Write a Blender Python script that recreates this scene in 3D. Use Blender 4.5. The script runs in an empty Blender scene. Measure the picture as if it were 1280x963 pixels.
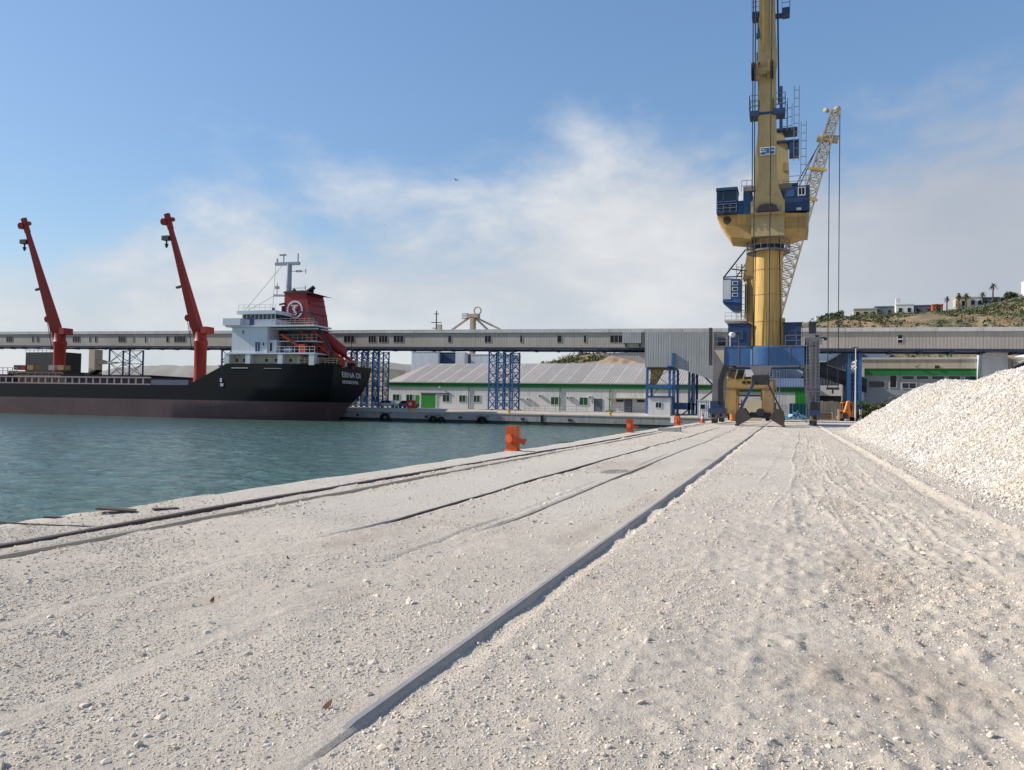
import bpy, math, random
import numpy as np
from mathutils import Vector, Matrix
R = math.radians
random.seed(7)
rng = np.random.default_rng(11)
sc = bpy.context.scene
col = sc.collection

# ---------------------------------------------------------------- camera
cd = bpy.data.cameras.new('camera'); cam = bpy.data.objects.new('camera', cd); col.objects.link(cam)
cd.sensor_fit = 'HORIZONTAL'; cd.sensor_width = 36.0; cd.lens = 36.0 * 960.0 / 1280.0
cd.clip_start = 0.1; cd.clip_end = 12000
cam.matrix_world = (Matrix.Translation((0, 0, 1.65)) @ Matrix.Rotation(R(19.786), 4, 'Z')
                    @ Matrix.Rotation(R(91.40), 4, 'X') @ Matrix.Rotation(R(1.0), 4, 'Z'))
sc.camera = cam

# ---------------------------------------------------------------- light and sky
SUN_EL, SUN_AZ = 33.0, 100.0          # azimuth measured to the left of the quay direction (+Y)
sdir = Vector((-math.sin(R(SUN_AZ)) * math.cos(R(SUN_EL)), math.cos(R(SUN_AZ)) * math.cos(R(SUN_EL)), math.sin(R(SUN_EL))))
sl = bpy.data.lights.new('sun', 'SUN'); sun = bpy.data.objects.new('sun', sl); col.objects.link(sun)
sl.energy = 3.6; sl.angle = R(0.53); sl.color = (1.0, 0.93, 0.82)
sun.rotation_euler = (-sdir).to_track_quat('-Z', 'Y').to_euler()
sun.location = (-60, -20, 60)
w = bpy.data.worlds.new('World'); sc.world = w; w.use_nodes = True
nt = w.node_tree; nt.nodes.clear()
def N(t, **kw):
    n = nt.nodes.new(t)
    for k, v in kw.items(): setattr(n, k, v)
    return n
def L(a, b): nt.links.new(a, b)
def M(op, a, b=None, clamp=False):
    n = N('ShaderNodeMath', operation=op); n.use_clamp = clamp
    for i, v in enumerate((a, b)):
        if v is None: continue
        if isinstance(v, (int, float)): n.inputs[i].default_value = v
        else: L(v, n.inputs[i])
    return n.outputs[0]
def MR(v, a, b, c, d, smooth=False):
    n = N('ShaderNodeMapRange'); n.interpolation_type = 'SMOOTHSTEP' if smooth else 'LINEAR'
    L(v, n.inputs[0])
    for i, x in enumerate((a, b, c, d)): n.inputs[i + 1].default_value = x
    return n.outputs[0]
out = N('ShaderNodeOutputWorld'); bg = N('ShaderNodeBackground'); bg.inputs[1].default_value = 0.11
sky = N('ShaderNodeTexSky'); sky.sky_type = 'NISHITA'; sky.sun_disc = False
sky.sun_elevation = R(SUN_EL); sky.sun_rotation = R(-SUN_AZ); sky.air_density = 1.0; sky.dust_density = 0.3; sky.ozone_density = 1.5; sky.altitude = 0
tc = N('ShaderNodeTexCoord'); sep = N('ShaderNodeSeparateXYZ'); L(tc.outputs['Generated'], sep.inputs[0])
elev = M('ARCSINE', sep.outputs[2]); az = M('ARCTAN2', sep.outputs[0], sep.outputs[1])      # az 0 = +Y, negative left
uv = N('ShaderNodeCombineXYZ'); L(az, uv.inputs[0]); L(M('MULTIPLY', elev, 1.8), uv.inputs[1])
def cloud_noise(scale, detail, rough, off):
    mp = N('ShaderNodeMapping'); mp.inputs['Location'].default_value = off; L(uv.outputs[0], mp.inputs[0])
    n = N('ShaderNodeTexNoise'); n.inputs['Scale'].default_value = scale; n.inputs['Detail'].default_value = detail
    n.inputs['Roughness'].default_value = rough; n.inputs['Distortion'].default_value = 0.35; L(mp.outputs[0], n.inputs[0]); return n.outputs[0]
n1 = cloud_noise(3.2, 9, 0.55, (8.2, 3.3, 0)); n2 = cloud_noise(11.0, 8, 0.6, (1.0, 4.0, 0))
# a bank of cloud whose top climbs from left to right
top = N('ShaderNodeFloatCurve'); cm = top.mapping.curves[0]
L(MR(az, -1.1, 0.6, 0, 1), top.inputs[1])
pts = [(0.0, 0.32), (0.08, 0.36), (0.16, 0.46), (0.28, 0.58), (0.38, 0.62), (0.46, 0.68), (0.52, 0.75), (0.60, 0.74), (0.68, 0.74), (0.79, 0.76), (1.0, 0.72)]
for i, p in enumerate(pts):
    if i < 2: cm.points[i].location = p if i == 0 else pts[-1]
for p in pts[1:-1]: cm.points.new(*p)
top.mapping.update()
etop = M('MULTIPLY', top.outputs[0], 0.46)
dens = M('ADD', M('MULTIPLY', M('SUBTRACT', etop, elev), 9.0), M('MULTIPLY', M('SUBTRACT', n1, 0.5), 3.6))
dens = M('ADD', dens, M('MULTIPLY', M('SUBTRACT', n2, 0.5), 0.9))
cl = MR(dens, -0.45, 1.0, 0, 0.95, True)
lowfade = MR(elev, 0.0, 0.16, 0.62, 1.0, True)
cl = M('MULTIPLY', cl, lowfade)
shade = MR(M('ADD', n1, M('MULTIPLY', n2, 0.4)), 0.5, 0.95, 0.0, 1.0, True)
cc = N('ShaderNodeMixRGB'); cc.inputs[1].default_value = (3.5, 3.75, 4.1, 1); cc.inputs[2].default_value = (4.9, 4.95, 5.0, 1)
L(shade, cc.inputs[0])
cd2 = N('ShaderNodeMixRGB'); L(MR(az, -0.25, 0.22, 0.0, 0.75, True), cd2.inputs[0]); L(cc.outputs[0], cd2.inputs[1]); cd2.inputs[2].default_value = (2.3, 2.55, 3.05, 1)
# even out the glare of the model sky and deepen its blue, over the whole dome alike
lum = N('ShaderNodeRGBToBW'); L(sky.outputs[0], lum.inputs[0])
damp = M('POWER', M('DIVIDE', M('MAXIMUM', lum.outputs[0], 0.2), 2.1), -0.38)
sat = N('ShaderNodeHueSaturation'); sat.inputs['Saturation'].default_value = 1.09; L(sky.outputs[0], sat.inputs['Color'])
skg = N('ShaderNodeVectorMath', operation='SCALE'); L(sat.outputs[0], skg.inputs[0]); L(damp, skg.inputs['Scale'])
mx = N('ShaderNodeMixRGB'); hz = N('ShaderNodeMixRGB'); L(MR(elev, -0.02, 0.20, 0.85, 0.0, True), hz.inputs[0]); L(skg.outputs[0], hz.inputs[1]); hz.inputs[2].default_value = (3.5, 3.95, 4.5, 1)
L(cl, mx.inputs[0]); L(hz.outputs[0], mx.inputs[1]); L(cd2.outputs[0], mx.inputs[2])
L(mx.outputs[0], bg.inputs[0]); L(bg.outputs[0], out.inputs[0])
sc.view_settings.view_transform = 'Standard'; sc.view_settings.look = 'None'
sc.view_settings.exposure = 0.62; sc.view_settings.gamma = 1.0
sc.view_settings.use_curve_mapping = False

# ---------------------------------------------------------------- materials
def lin(c):
    c = [x / 255.0 for x in c]
    return tuple(x / 12.92 if x <= 0.04045 else ((x + 0.055) / 1.055) ** 2.4 for x in c)
MATS = {}
def mat(name, rgb, rough=0.7, metal=0.0, var=0.25, scale=1.5, streak=0.0, rust=0.0, rustc=(96, 58, 36), bump=0.0, bscale=20.0, objrand=0.0, dust=0.0, wave=None, spec=0.4):
    """procedural paint: albedo 'rgb' (0-255 sRGB) with blotches, run-down dirt streaks, rust and dust."""
    m = bpy.data.materials.new(name); m.use_nodes = True; t = m.node_tree; n = t.nodes; bs = n['Principled BSDF']
    bs.inputs['Roughness'].default_value = rough; bs.inputs['Metallic'].default_value = metal; bs.inputs['Specular IOR Level'].default_value = spec
    def new(tp): return n.new(tp)
    def link(a, b): t.links.new(a, b)
    co = new('ShaderNodeTexCoord').outputs['Object']
    def noise(sc_, det, mapscale=None, rgh=0.6):
        x = new('ShaderNodeTexNoise'); x.inputs['Scale'].default_value = sc_; x.inputs['Detail'].default_value = det; x.inputs['Roughness'].default_value = rgh
        if mapscale:
            mp = new('ShaderNodeMapping'); mp.inputs['Scale'].default_value = mapscale; link(co, mp.inputs[0]); link(mp.outputs[0], x.inputs[0])
        else: link(co, x.inputs[0])
        return x.outputs[0]
    def rng_(v, a, b, c, d):
        x = new('ShaderNodeMapRange'); link(v, x.inputs[0])
        for i, q in enumerate((a, b, c, d)): x.inputs[i + 1].default_value = q
        return x.outputs[0]
    base = lin(rgb); cur = None
    hs = new('ShaderNodeHueSaturation'); hs.inputs['Color'].default_value = (*base, 1)
    v = rng_(noise(scale, 6), 0.25, 0.75, 1 - var, 1 + var)
    if objrand:
        oi = new('ShaderNodeObjectInfo'); mm = new('ShaderNodeMath'); mm.operation = 'MULTIPLY'
        link(v, mm.inputs[0]); link(rng_(oi.outputs['Random'], 0, 1, 1 - objrand, 1 + objrand), mm.inputs[1]); v = mm.outputs[0]
    link(v, hs.inputs['Value']); cur = hs.outputs[0]
    def mixin(fac, c):
        nonlocal cur
        x = new('ShaderNodeMixRGB'); link(fac, x.inputs[0]); link(cur, x.inputs[1]); x.inputs[2].default_value = (*lin(c), 1); cur = x.outputs[0]
    if streak: mixin(rng_(noise(1.0, 5, (3.0, 3.0, 0.18)), 0.48, 0.75, 0, streak), (62, 54, 48))
    if rust: mixin(rng_(noise(0.9, 8, (1.6, 1.6, 0.7), 0.7), 0.55, 0.68, 0, rust), rustc)
    if dust: mixin(rng_(noise(0.7, 6), 0.35, 0.75, 0, dust), (186, 172, 152))
    link(cur, bs.inputs['Base Color'])
    hgt = None
    if wave:      # corrugation: (axis, period)
        wv = new('ShaderNodeTexWave'); wv.bands_direction = wave[0]; wv.inputs['Scale'].default_value = 0.314 / wave[1]; wv.inputs['Distortion'].default_value = 0
        link(co, wv.inputs[0]); bp = new('ShaderNodeBump'); bp.inputs['Strength'].default_value = wave[2] if len(wave) > 2 else 0.5; bp.inputs['Distance'].default_value = wave[1] * 0.2
        link(wv.outputs[0], bp.inputs['Height']); link(bp.outputs[0], bs.inputs['Normal'])
    elif bump:
        bp = new('ShaderNodeBump'); bp.inputs['Strength'].default_value = bump; bp.inputs['Distance'].default_value = 0.02
        link(noise(bscale, 6), bp.inputs['Height']); link(bp.outputs[0], bs.inputs['Normal'])
    MATS[name] = m; return m
def emit_none(): pass

mat('gallery', (178, 169, 157), 0.75, var=0.10, scale=0.25, streak=0.18, objrand=0.08, wave=('X', 0.45, 0.12), rust=0.25, rustc=(120, 108, 92))
mat('gallery_grey', (162, 163, 163), 0.7, var=0.12, scale=0.3, streak=0.22, objrand=0.06, wave=('X', 0.4, 0.16), rust=0.3, rustc=(150, 146, 138))
mat('gallery_roof', (204, 200, 194), 0.7, var=0.15, scale=0.4, streak=0.2, objrand=0.06, rust=0.3, rustc=(120, 112, 104))
mat('steel_blue', (54, 100, 152), 0.55, var=0.2, scale=0.8, streak=0.3, rust=0.35, rustc=(58, 58, 66))
mat('beam_navy', (44, 58, 84), 0.7, var=0.25, scale=0.5, streak=0.4, rust=0.4, rustc=(52, 50, 52))
mat('steel_dark_green', (34, 44, 46), 0.7, var=0.25, scale=0.8, streak=0.3)
mat('steel_blue_dark', (40, 66, 104), 0.6, var=0.2, scale=0.8, streak=0.4, rust=0.4, rustc=(56, 54, 58))
mat('dark_window', (16, 18, 21), 0.35, var=0.3, scale=0.6)
mat('glass_dark', (20, 34, 44), 0.12, var=0.3, scale=0.8, spec=0.6)
mat('glass_blue', (30, 60, 110), 0.15, var=0.3, scale=0.8, spec=0.6)
mat('white_paint', (206, 207, 207), 0.6, var=0.08, scale=0.7, streak=0.22, rust=0.15, rustc=(150, 132, 112))
mat('ship_white', (214, 217, 220), 0.5, var=0.06, scale=0.5, streak=0.14, rust=0.12, rustc=(150, 128, 108))
mat('cream', (198, 188, 160), 0.7, var=0.12, scale=0.4, streak=0.25)
mat('wall_white', (220, 220, 218), 0.8, var=0.08, scale=0.4, streak=0.28, bump=0.2, bscale=6, objrand=0.05)
mat('wall_grey', (160, 164, 172), 0.75, var=0.08, scale=0.4, streak=0.15)
mat('parapet', (196, 188, 172), 0.8, var=0.10, scale=0.5, streak=0.3, objrand=0.05)
mat('green_band', (38, 122, 62), 0.6, var=0.15, scale=0.5, streak=0.25, objrand=0.05)
mat('green_door', (30, 138, 48), 0.55, var=0.12, scale=0.7, streak=0.15, wave=('X', 0.25))
mat('green_glass', (36, 84, 58), 0.2, var=0.3, scale=1.2)
mat('green_frame', (48, 116, 70), 0.5, var=0.1)
mat('sheet_roof', (180, 172, 165), 0.65, var=0.10, scale=0.3, streak=0.25, objrand=0.07, rust=0.35, rustc=(150, 128, 118))
mat('shed_blue', (88, 104, 128), 0.65, var=0.12, scale=0.3, streak=0.25, wave=('X', 0.4, 0.35))
mat('shed_dark', (62, 68, 80), 0.7, var=0.15, scale=0.4, streak=0.25, wave=('X', 0.5))
mat('roof_white', (222, 222, 218), 0.7, var=0.06, scale=0.3, streak=0.1)
mat('concrete', (158, 156, 152), 0.9, var=0.22, scale=0.8, streak=0.35, bump=0.5, bscale=9, rust=0.25, rustc=(92, 88, 84))
mat('concrete_pale', (190, 182, 170), 0.9, var=0.15, scale=0.9, bump=0.4, bscale=12, dust=0.4)
mat('concrete_wet', (52, 54, 50), 0.7, var=0.3, scale=1.2, rust=0.3, rustc=(40, 54, 40))
mat('rubber', (22, 22, 24), 0.85, var=0.25, scale=3)
mat('hull_black', (11, 14, 21), 0.5, spec=0.2, var=0.25, scale=0.25, streak=0.04, rust=0.06, rustc=(50, 50, 56))
mat('hull_red', (96, 74, 76), 0.75, var=0.22, scale=0.25, streak=0.3, rust=0.45, rustc=(98, 84, 86))
mat('ship_red', (142, 30, 36), 0.5, var=0.12, scale=0.6, streak=0.15)
mat('crane_red', (158, 42, 28), 0.5, var=0.15, scale=0.5, streak=0.25, rust=0.2, rustc=(96, 36, 26))
mat('orange_red', (196, 70, 36), 0.5, var=0.15, scale=1.0, streak=0.2)
mat('letter_white', (196, 198, 200), 0.6, var=0.1)
mat('deck_brown', (84, 60, 52), 0.85, var=0.3, scale=1.2, rust=0.4)
mat('rail_pink', (176, 160, 150), 0.7, var=0.2, scale=2)
mat('crane_yellow', (205, 166, 92), 0.5, var=0.12, scale=0.35, streak=0.5, rust=0.35, rustc=(150, 104, 48))
mat('crane_ochre', (174, 142, 86), 0.55, var=0.18, scale=0.6, streak=0.40, rust=0.35, rustc=(110, 72, 36))
mat('boom_tan', (178, 158, 114), 0.55, var=0.08, scale=0.4, streak=0.25, rust=0.12, rustc=(130, 100, 60))
mat('portal_blue', (62, 102, 146), 0.45, var=0.12, scale=0.5, streak=0.35, rust=0.25, rustc=(86, 86, 92))
mat('house_blue', (42, 66, 100), 0.5, var=0.15, scale=0.7, streak=0.3, rust=0.2, rustc=(60, 62, 72))
mat('leg_grey', (112, 110, 112), 0.65, var=0.18, scale=0.6, streak=0.45, rust=0.4, rustc=(104, 86, 72), dust=0.2)
mat('dark_steel', (46, 46, 50), 0.6, var=0.3, scale=1.5, rust=0.4, rustc=(80, 58, 46))
mat('galv', (132, 136, 144), 0.5, metal=0.4, var=0.2, scale=2, rust=0.2)
mat('rope', (36, 38, 44), 0.7, var=0.1)
mat('grab_steel', (74, 68, 66), 0.5, metal=0.35, var=0.25, scale=1.2, rust=0.75, rustc=(124, 74, 44), streak=0.3)
mat('bollard_orange', (200, 86, 34), 0.65, var=0.2, scale=4, streak=0.35, rust=0.5, rustc=(150, 66, 26))
mat('lattice_cream', (176, 162, 134), 0.55, var=0.15, scale=1, rust=0.3, rustc=(120, 94, 62))
mat('yellow_paint', (214, 178, 40), 0.5, var=0.15, scale=2)
mat('red_paint', (196, 36, 30), 0.5, var=0.15, scale=2)
mat('loader_orange', (206, 118, 30), 0.5, var=0.18, scale=1.5, rust=0.3, dust=0.2)
mat('rail_steel', (138, 139, 142), 0.75, metal=0.1, var=0.22, scale=5, rust=0.3, rustc=(120, 108, 96), dust=0.6)
mat('rail_rust', (66, 52, 54), 0.8, var=0.35, scale=4, rust=0.3, rustc=(96, 72, 58), dust=0.15)
mat('rail_dust', (176, 164, 146), 0.85, var=0.2, scale=5, dust=0.5)
mat('timber', (92, 78, 66), 0.85, var=0.3, scale=4)
mat('leaf_brown', (112, 70, 50), 0.8, var=0.3, scale=20)
mat('tarp_blue', (118, 162, 192), 0.6, var=0.25, scale=2)
mat('teal_sheet', (28, 104, 112), 0.6, var=0.15, scale=1, wave=('X', 0.3))
mat('fence_beige', (150, 142, 128), 0.8, var=0.2, scale=1, streak=0.4, objrand=0.12)
mat('bird_white', (230, 230, 230), 0.7, var=0.05)
mat('bird_dark', (60, 62, 68), 0.7, var=0.1)
mat('house_white', (226, 224, 218), 0.8, var=0.05, scale=0.5)
mat('house_tan', (188, 176, 150), 0.85, var=0.12, scale=0.4)
mat('house_rust', (196, 84, 62), 0.85, var=0.1, scale=0.4)
mat('house_grey', (104, 112, 124), 0.85, var=0.12, scale=0.4)
mat('bark', (96, 82, 68), 0.9, var=0.2, scale=4)
mat('palm_leaf', (62, 72, 44), 0.8, var=0.25, scale=1)
mat('shrub_leaf', (84, 92, 60), 0.85, var=0.35, scale=0.5)
mat('bush_leaf', (74, 86, 50), 0.85, var=0.35, scale=2)
mat('container_white', (196, 202, 208), 0.6, var=0.06, scale=0.6, streak=0.2, wave=('X', 0.3))
mat('container_navy', (38, 58, 92), 0.6, var=0.1, scale=0.6, wave=('X', 0.3))
mat('container_red', (140, 50, 46), 0.6, var=0.1, scale=0.6, wave=('X', 0.3))
mat('heap_brown', (150, 128, 104), 0.95, var=0.3, scale=0.35, bump=1.0, bscale=1.2)
mat('cliff_hazed', (140, 136, 130), 0.95, var=0.25, scale=0.01, bump=0.0)  # haze of distance is painted into the far hill's grey base colour

# ---------------------------------------------------------------- mesh builder
class B:
    def __init__(s): s.v = []; s.f = []
    def quad(s, pts):
        i = len(s.v); s.v += [tuple(p) for p in pts]; s.f.append(tuple(range(i, i + len(pts)))); return s
    def box(s, x0, x1, y0, y1, z0, z1):
        i = len(s.v)
        s.v += [(x0, y0, z0), (x1, y0, z0), (x1, y1, z0), (x0, y1, z0), (x0, y0, z1), (x1, y0, z1), (x1, y1, z1), (x0, y1, z1)]
        for q in ((0, 3, 2, 1), (4, 5, 6, 7), (0, 1, 5, 4), (1, 2, 6, 5), (2, 3, 7, 6), (3, 0, 4, 7)): s.f.append(tuple(i + k for k in q))
        return s
    def bar(s, p, q, a=0.1, b=None, up=(0, 0, 1)):
        p = Vector(p); q = Vector(q); b = b or a; d = (q - p)
        if d.length < 1e-6: return s
        d.normalize(); u = Vector(up)
        if abs(d.dot(u)) > 0.95: u = Vector((0, 1, 0))
        x = d.cross(u).normalized() * (a / 2); y = x.cross(d).normalized() * (b / 2); i = len(s.v)
        for e in (p, q):
            for sx, sy in ((-1, -1), (1, -1), (1, 1), (-1, 1)): s.v.append(tuple(e + x * sx + y * sy))
        for k in ((0, 1, 2, 3), (7, 6, 5, 4), (0, 4, 5, 1), (1, 5, 6, 2), (2, 6, 7, 3), (3, 7, 4, 0)): s.f.append(tuple(i + j for j in k))
        return s
    def tube(s, p, q, r0, r1=None, n=12, cap=True):
        p = Vector(p); q = Vector(q); r1 = r0 if r1 is None else r1; d = (q - p).normalized(); u = Vector((0, 0, 1))
        if abs(d.dot(u)) > 0.95: u = Vector((0, 1, 0))
        x = d.cross(u).normalized(); y = x.cross(d).normalized(); i = len(s.v)
        for e, r in ((p, r0), (q, r1)):
            for k in range(n):
                a = 2 * math.pi * k / n; s.v.append(tuple(e + x * (math.cos(a) * r) + y * (math.sin(a) * r)))
        for k in range(n): s.f.append((i + k, i + (k + 1) % n, i + n + (k + 1) % n, i + n + k))
        if cap: s.f.append(tuple(i + k for k in reversed(range(n)))); s.f.append(tuple(i + n + k for k in range(n)))
        return s
    def path(s, pts, r, n=6):
        for a, b in zip(pts[:-1], pts[1:]): s.tube(a, b, r, r, n)
        return s
    def prism(s, poly, y0, y1):           # polygon in x,z extruded along y
        n = len(poly); i = len(s.v)
        for y in (y0, y1): s.v += [(x, y, z) for x, z in poly]
        s.f.append(tuple(i + k for k in range(n))); s.f.append(tuple(i + n + k for k in reversed(range(n))))
        for k in range(n): s.f.append((i + k, i + n + k, i + n + (k + 1) % n, i + (k + 1) % n))
        return s
    def prismx(s, poly, x0, x1):          # polygon in y,z extruded along x
        n = len(poly); i = len(s.v)
        for x in (x0, x1): s.v += [(x, y, z) for y, z in poly]
        s.f.append(tuple(i + k for k in range(n))); s.f.append(tuple(i + n + k for k in reversed(range(n))))
        for k in range(n): s.f.append((i + k, i + n + k, i + n + (k + 1) % n, i + (k + 1) % n))
        return s
    def lathe(s, prof, c=(0, 0, 0), n=24, a0=0, a1=2 * math.pi):
        i = len(s.v); full = abs(a1 - a0) > 6.28; m = n if full else n + 1
        for r, z in prof:
            for k in range(m):
                a = a0 + (a1 - a0) * k / n; s.v.append((c[0] + r * math.cos(a), c[1] + r * math.sin(a), c[2] + z))
        for j in range(len(prof) - 1):
            for k in range(n if full else n):
                k2 = (k + 1) % m if full else k + 1
                s.f.append((i + j * m + k, i + j * m + k2, i + (j + 1) * m + k2, i + (j + 1) * m + k))
        return s
    def railing(s, pts, h=1.0, step=1.5, t=0.05, rows=2):
        for a, b in zip(pts[:-1], pts[1:]):
            a = Vector(a); b = Vector(b); n = max(1, int(round((b - a).length / step)))
            for k in range(n + 1):
                p = a.lerp(b, k / n); s.bar(p, p + Vector((0, 0, h)), t)
            for r in range(1, rows + 1):
                o = Vector((0, 0, h * r / rows)); s.bar(a + o, b + o, t)
        return s
    def ladder(s, p, q, wdt=0.45, step=0.35, t=0.05, side=(1, 0, 0)):
        p = Vector(p); q = Vector(q); o = Vector(side) * (wdt / 2); s.bar(p - o, q - o, t); s.bar(p + o, q + o, t)
        n = int((q - p).length / step)
        for k in range(n):
            c = p.lerp(q, (k + 0.5) / n); s.bar(c - o, c + o, t * 0.8)
        return s
    def build(s, name, m, parent=None, smooth=False, loc=None):
        me = bpy.data.meshes.new(name); me.from_pydata(s.v, [], s.f); me.update()
        import bmesh
        bm = bmesh.new(); bm.from_mesh(me); bmesh.ops.recalc_face_normals(bm, faces=bm.faces); bm.to_mesh(me); bm.free()
        if smooth:
            me.polygons.foreach_set('use_smooth', [True] * len(me.polygons))
            if hasattr(me, 'set_sharp_from_angle'): me.set_sharp_from_angle(angle=R(38))
        o = bpy.data.objects.new(name, me); col.objects.link(o)
        if m: me.materials.append(MATS[m] if isinstance(m, str) else m)
        if parent: o.parent = parent
        if loc: o.location = loc
        return o
def tag(o, label=None, cat=None, group=None, kind=None):
    if label: o['label'] = label
    if cat: o['category'] = cat
    if group: o['group'] = group
    if kind: o['kind'] = kind
    return o
def root(name, label, cat, loc=(0, 0, 0), rz=0.0, group=None):
    o = bpy.data.objects.new(name, None); col.objects.link(o); o.location = loc; o.rotation_euler = (0, 0, rz); o.empty_display_size = 0.5
    return tag(o, label, cat, group)
def copy_tree(o, parent=None, loc=None, rz=None, label=None):
    c = o.copy(); col.objects.link(c); c.parent = parent
    if loc: c.location = loc
    if rz is not None: c.rotation_euler = (0, 0, rz)
    if label: c['label'] = label
    for ch in list(o.children): copy_tree(ch, c)
    return c

# ---------------------------------------------------------------- numpy noise
def vnoise(x, y, seed=0):
    xi = np.floor(x).astype(np.int64); yi = np.floor(y).astype(np.int64); fx = x - xi; fy = y - yi
    def h(a, b):
        n = (a * 374761393 + b * 668265263 + seed * 974634777) & 0x7fffffff
        n = ((n ^ (n >> 13)) * 1274126177) & 0x7fffffff
        n = (n ^ (n >> 16)) & 0xffff
        return n / 65535.0
    sx = fx * fx * (3 - 2 * fx); sy = fy * fy * (3 - 2 * fy)
    return (h(xi, yi) * (1 - sx) + h(xi + 1, yi) * sx) * (1 - sy) + (h(xi, yi + 1) * (1 - sx) + h(xi + 1, yi + 1) * sx) * sy
def fbm(x, y, oct=5, seed=0, gain=0.5):
    s = np.zeros_like(np.asarray(x, float)); a = 1.0; t = 0; f = 1.0
    for k in range(oct):
        s += a * vnoise(x * f + 17.3 * k, y * f - 9.1 * k, seed + k); t += a; a *= gain; f *= 2.03
    return s / t
def sst(x, a, b):
    t = np.clip((x - a) / (b - a), 0, 1); return t * t * (3 - 2 * t)
def grid_mesh(name, xs, ys, zfun, m, smooth=True, attrs=None):
    XX, YY = np.meshgrid(xs, ys); ZZ = zfun(XX, YY); nx, ny = len(xs), len(ys)
    me = bpy.data.meshes.new(name); v = np.stack([XX, YY, ZZ], -1).reshape(-1, 3).astype(np.float32)
    i = np.arange(nx * ny).reshape(ny, nx); q = np.stack([i[:-1, :-1], i[:-1, 1:], i[1:, 1:], i[1:, :-1]], -1).reshape(-1, 4)
    me.vertices.add(len(v)); me.vertices.foreach_set('co', v.ravel())
    me.loops.add(q.size); me.loops.foreach_set('vertex_index', q.ravel().astype(np.int32))
    me.polygons.add(len(q)); me.polygons.foreach_set('loop_start', (np.arange(len(q)) * 4).astype(np.int32))
    me.polygons.foreach_set('loop_total', np.full(len(q), 4, np.int32))
    me.polygons.foreach_set('use_smooth', np.full(len(q), smooth))
    me.update(calc_edges=True)
    for k, fn in (attrs or {}).items():
        a = me.attributes.new(k, 'FLOAT', 'POINT'); a.data.foreach_set('value', fn(XX, YY).ravel().astype(np.float32))
    o = bpy.data.objects.new(name, me); col.objects.link(o); me.materials.append(m); return o

# ================================================================ SETTING
EDGE = -9.38          # quay edge
WZ = -1.75            # water level
RAILS = (-8.0, -7.5, -5.2, -3.7, -2.1, 2.85)
def edge_x(y):
    return EDGE + (fbm(y * 0.35, y * 0 + 3.0, 4, 5) - 0.5) * 0.30 - 0.75 * np.exp(-((y - 6.4) / 1.7) ** 2)
TRACKS = [  # wheel ruts: list of (Y, X) control points, width, depth
    ([(2, 2.6), (6, 1.75), (10, 1.25), (16, 0.75), (26, 0.45), (40, 0.8), (58, 1.1)], 0.34, 0.050),
    ([(2, 3.5), (6, 2.55), (10, 2.0), (16, 1.45), (26, 1.05), (40, 1.4), (58, 1.7)], 0.34, 0.045),
    ([(2, 1.1), (5, 0.95), (8, 0.62), (12, 0.42), (18, 0.35), (28, 0.9), (44, 1.3), (58, 1.4)], 0.30, 0.040),
    ([(3, 3.1), (7, 2.1), (11, 1.55), (18, 1.6), (30, 1.7), (44, 0.2), (58, -0.6)], 0.28, 0.040),
    ([(6, -0.6), (12, -0.4), (20, -0.2), (34, 0.1), (58, -0.4)], 0.32, 0.018),
    ([(6, 0.35), (12, 0.0), (20, 0.6), (34, 0.6), (58, 0.5)], 0.32, 0.022),
]
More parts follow.
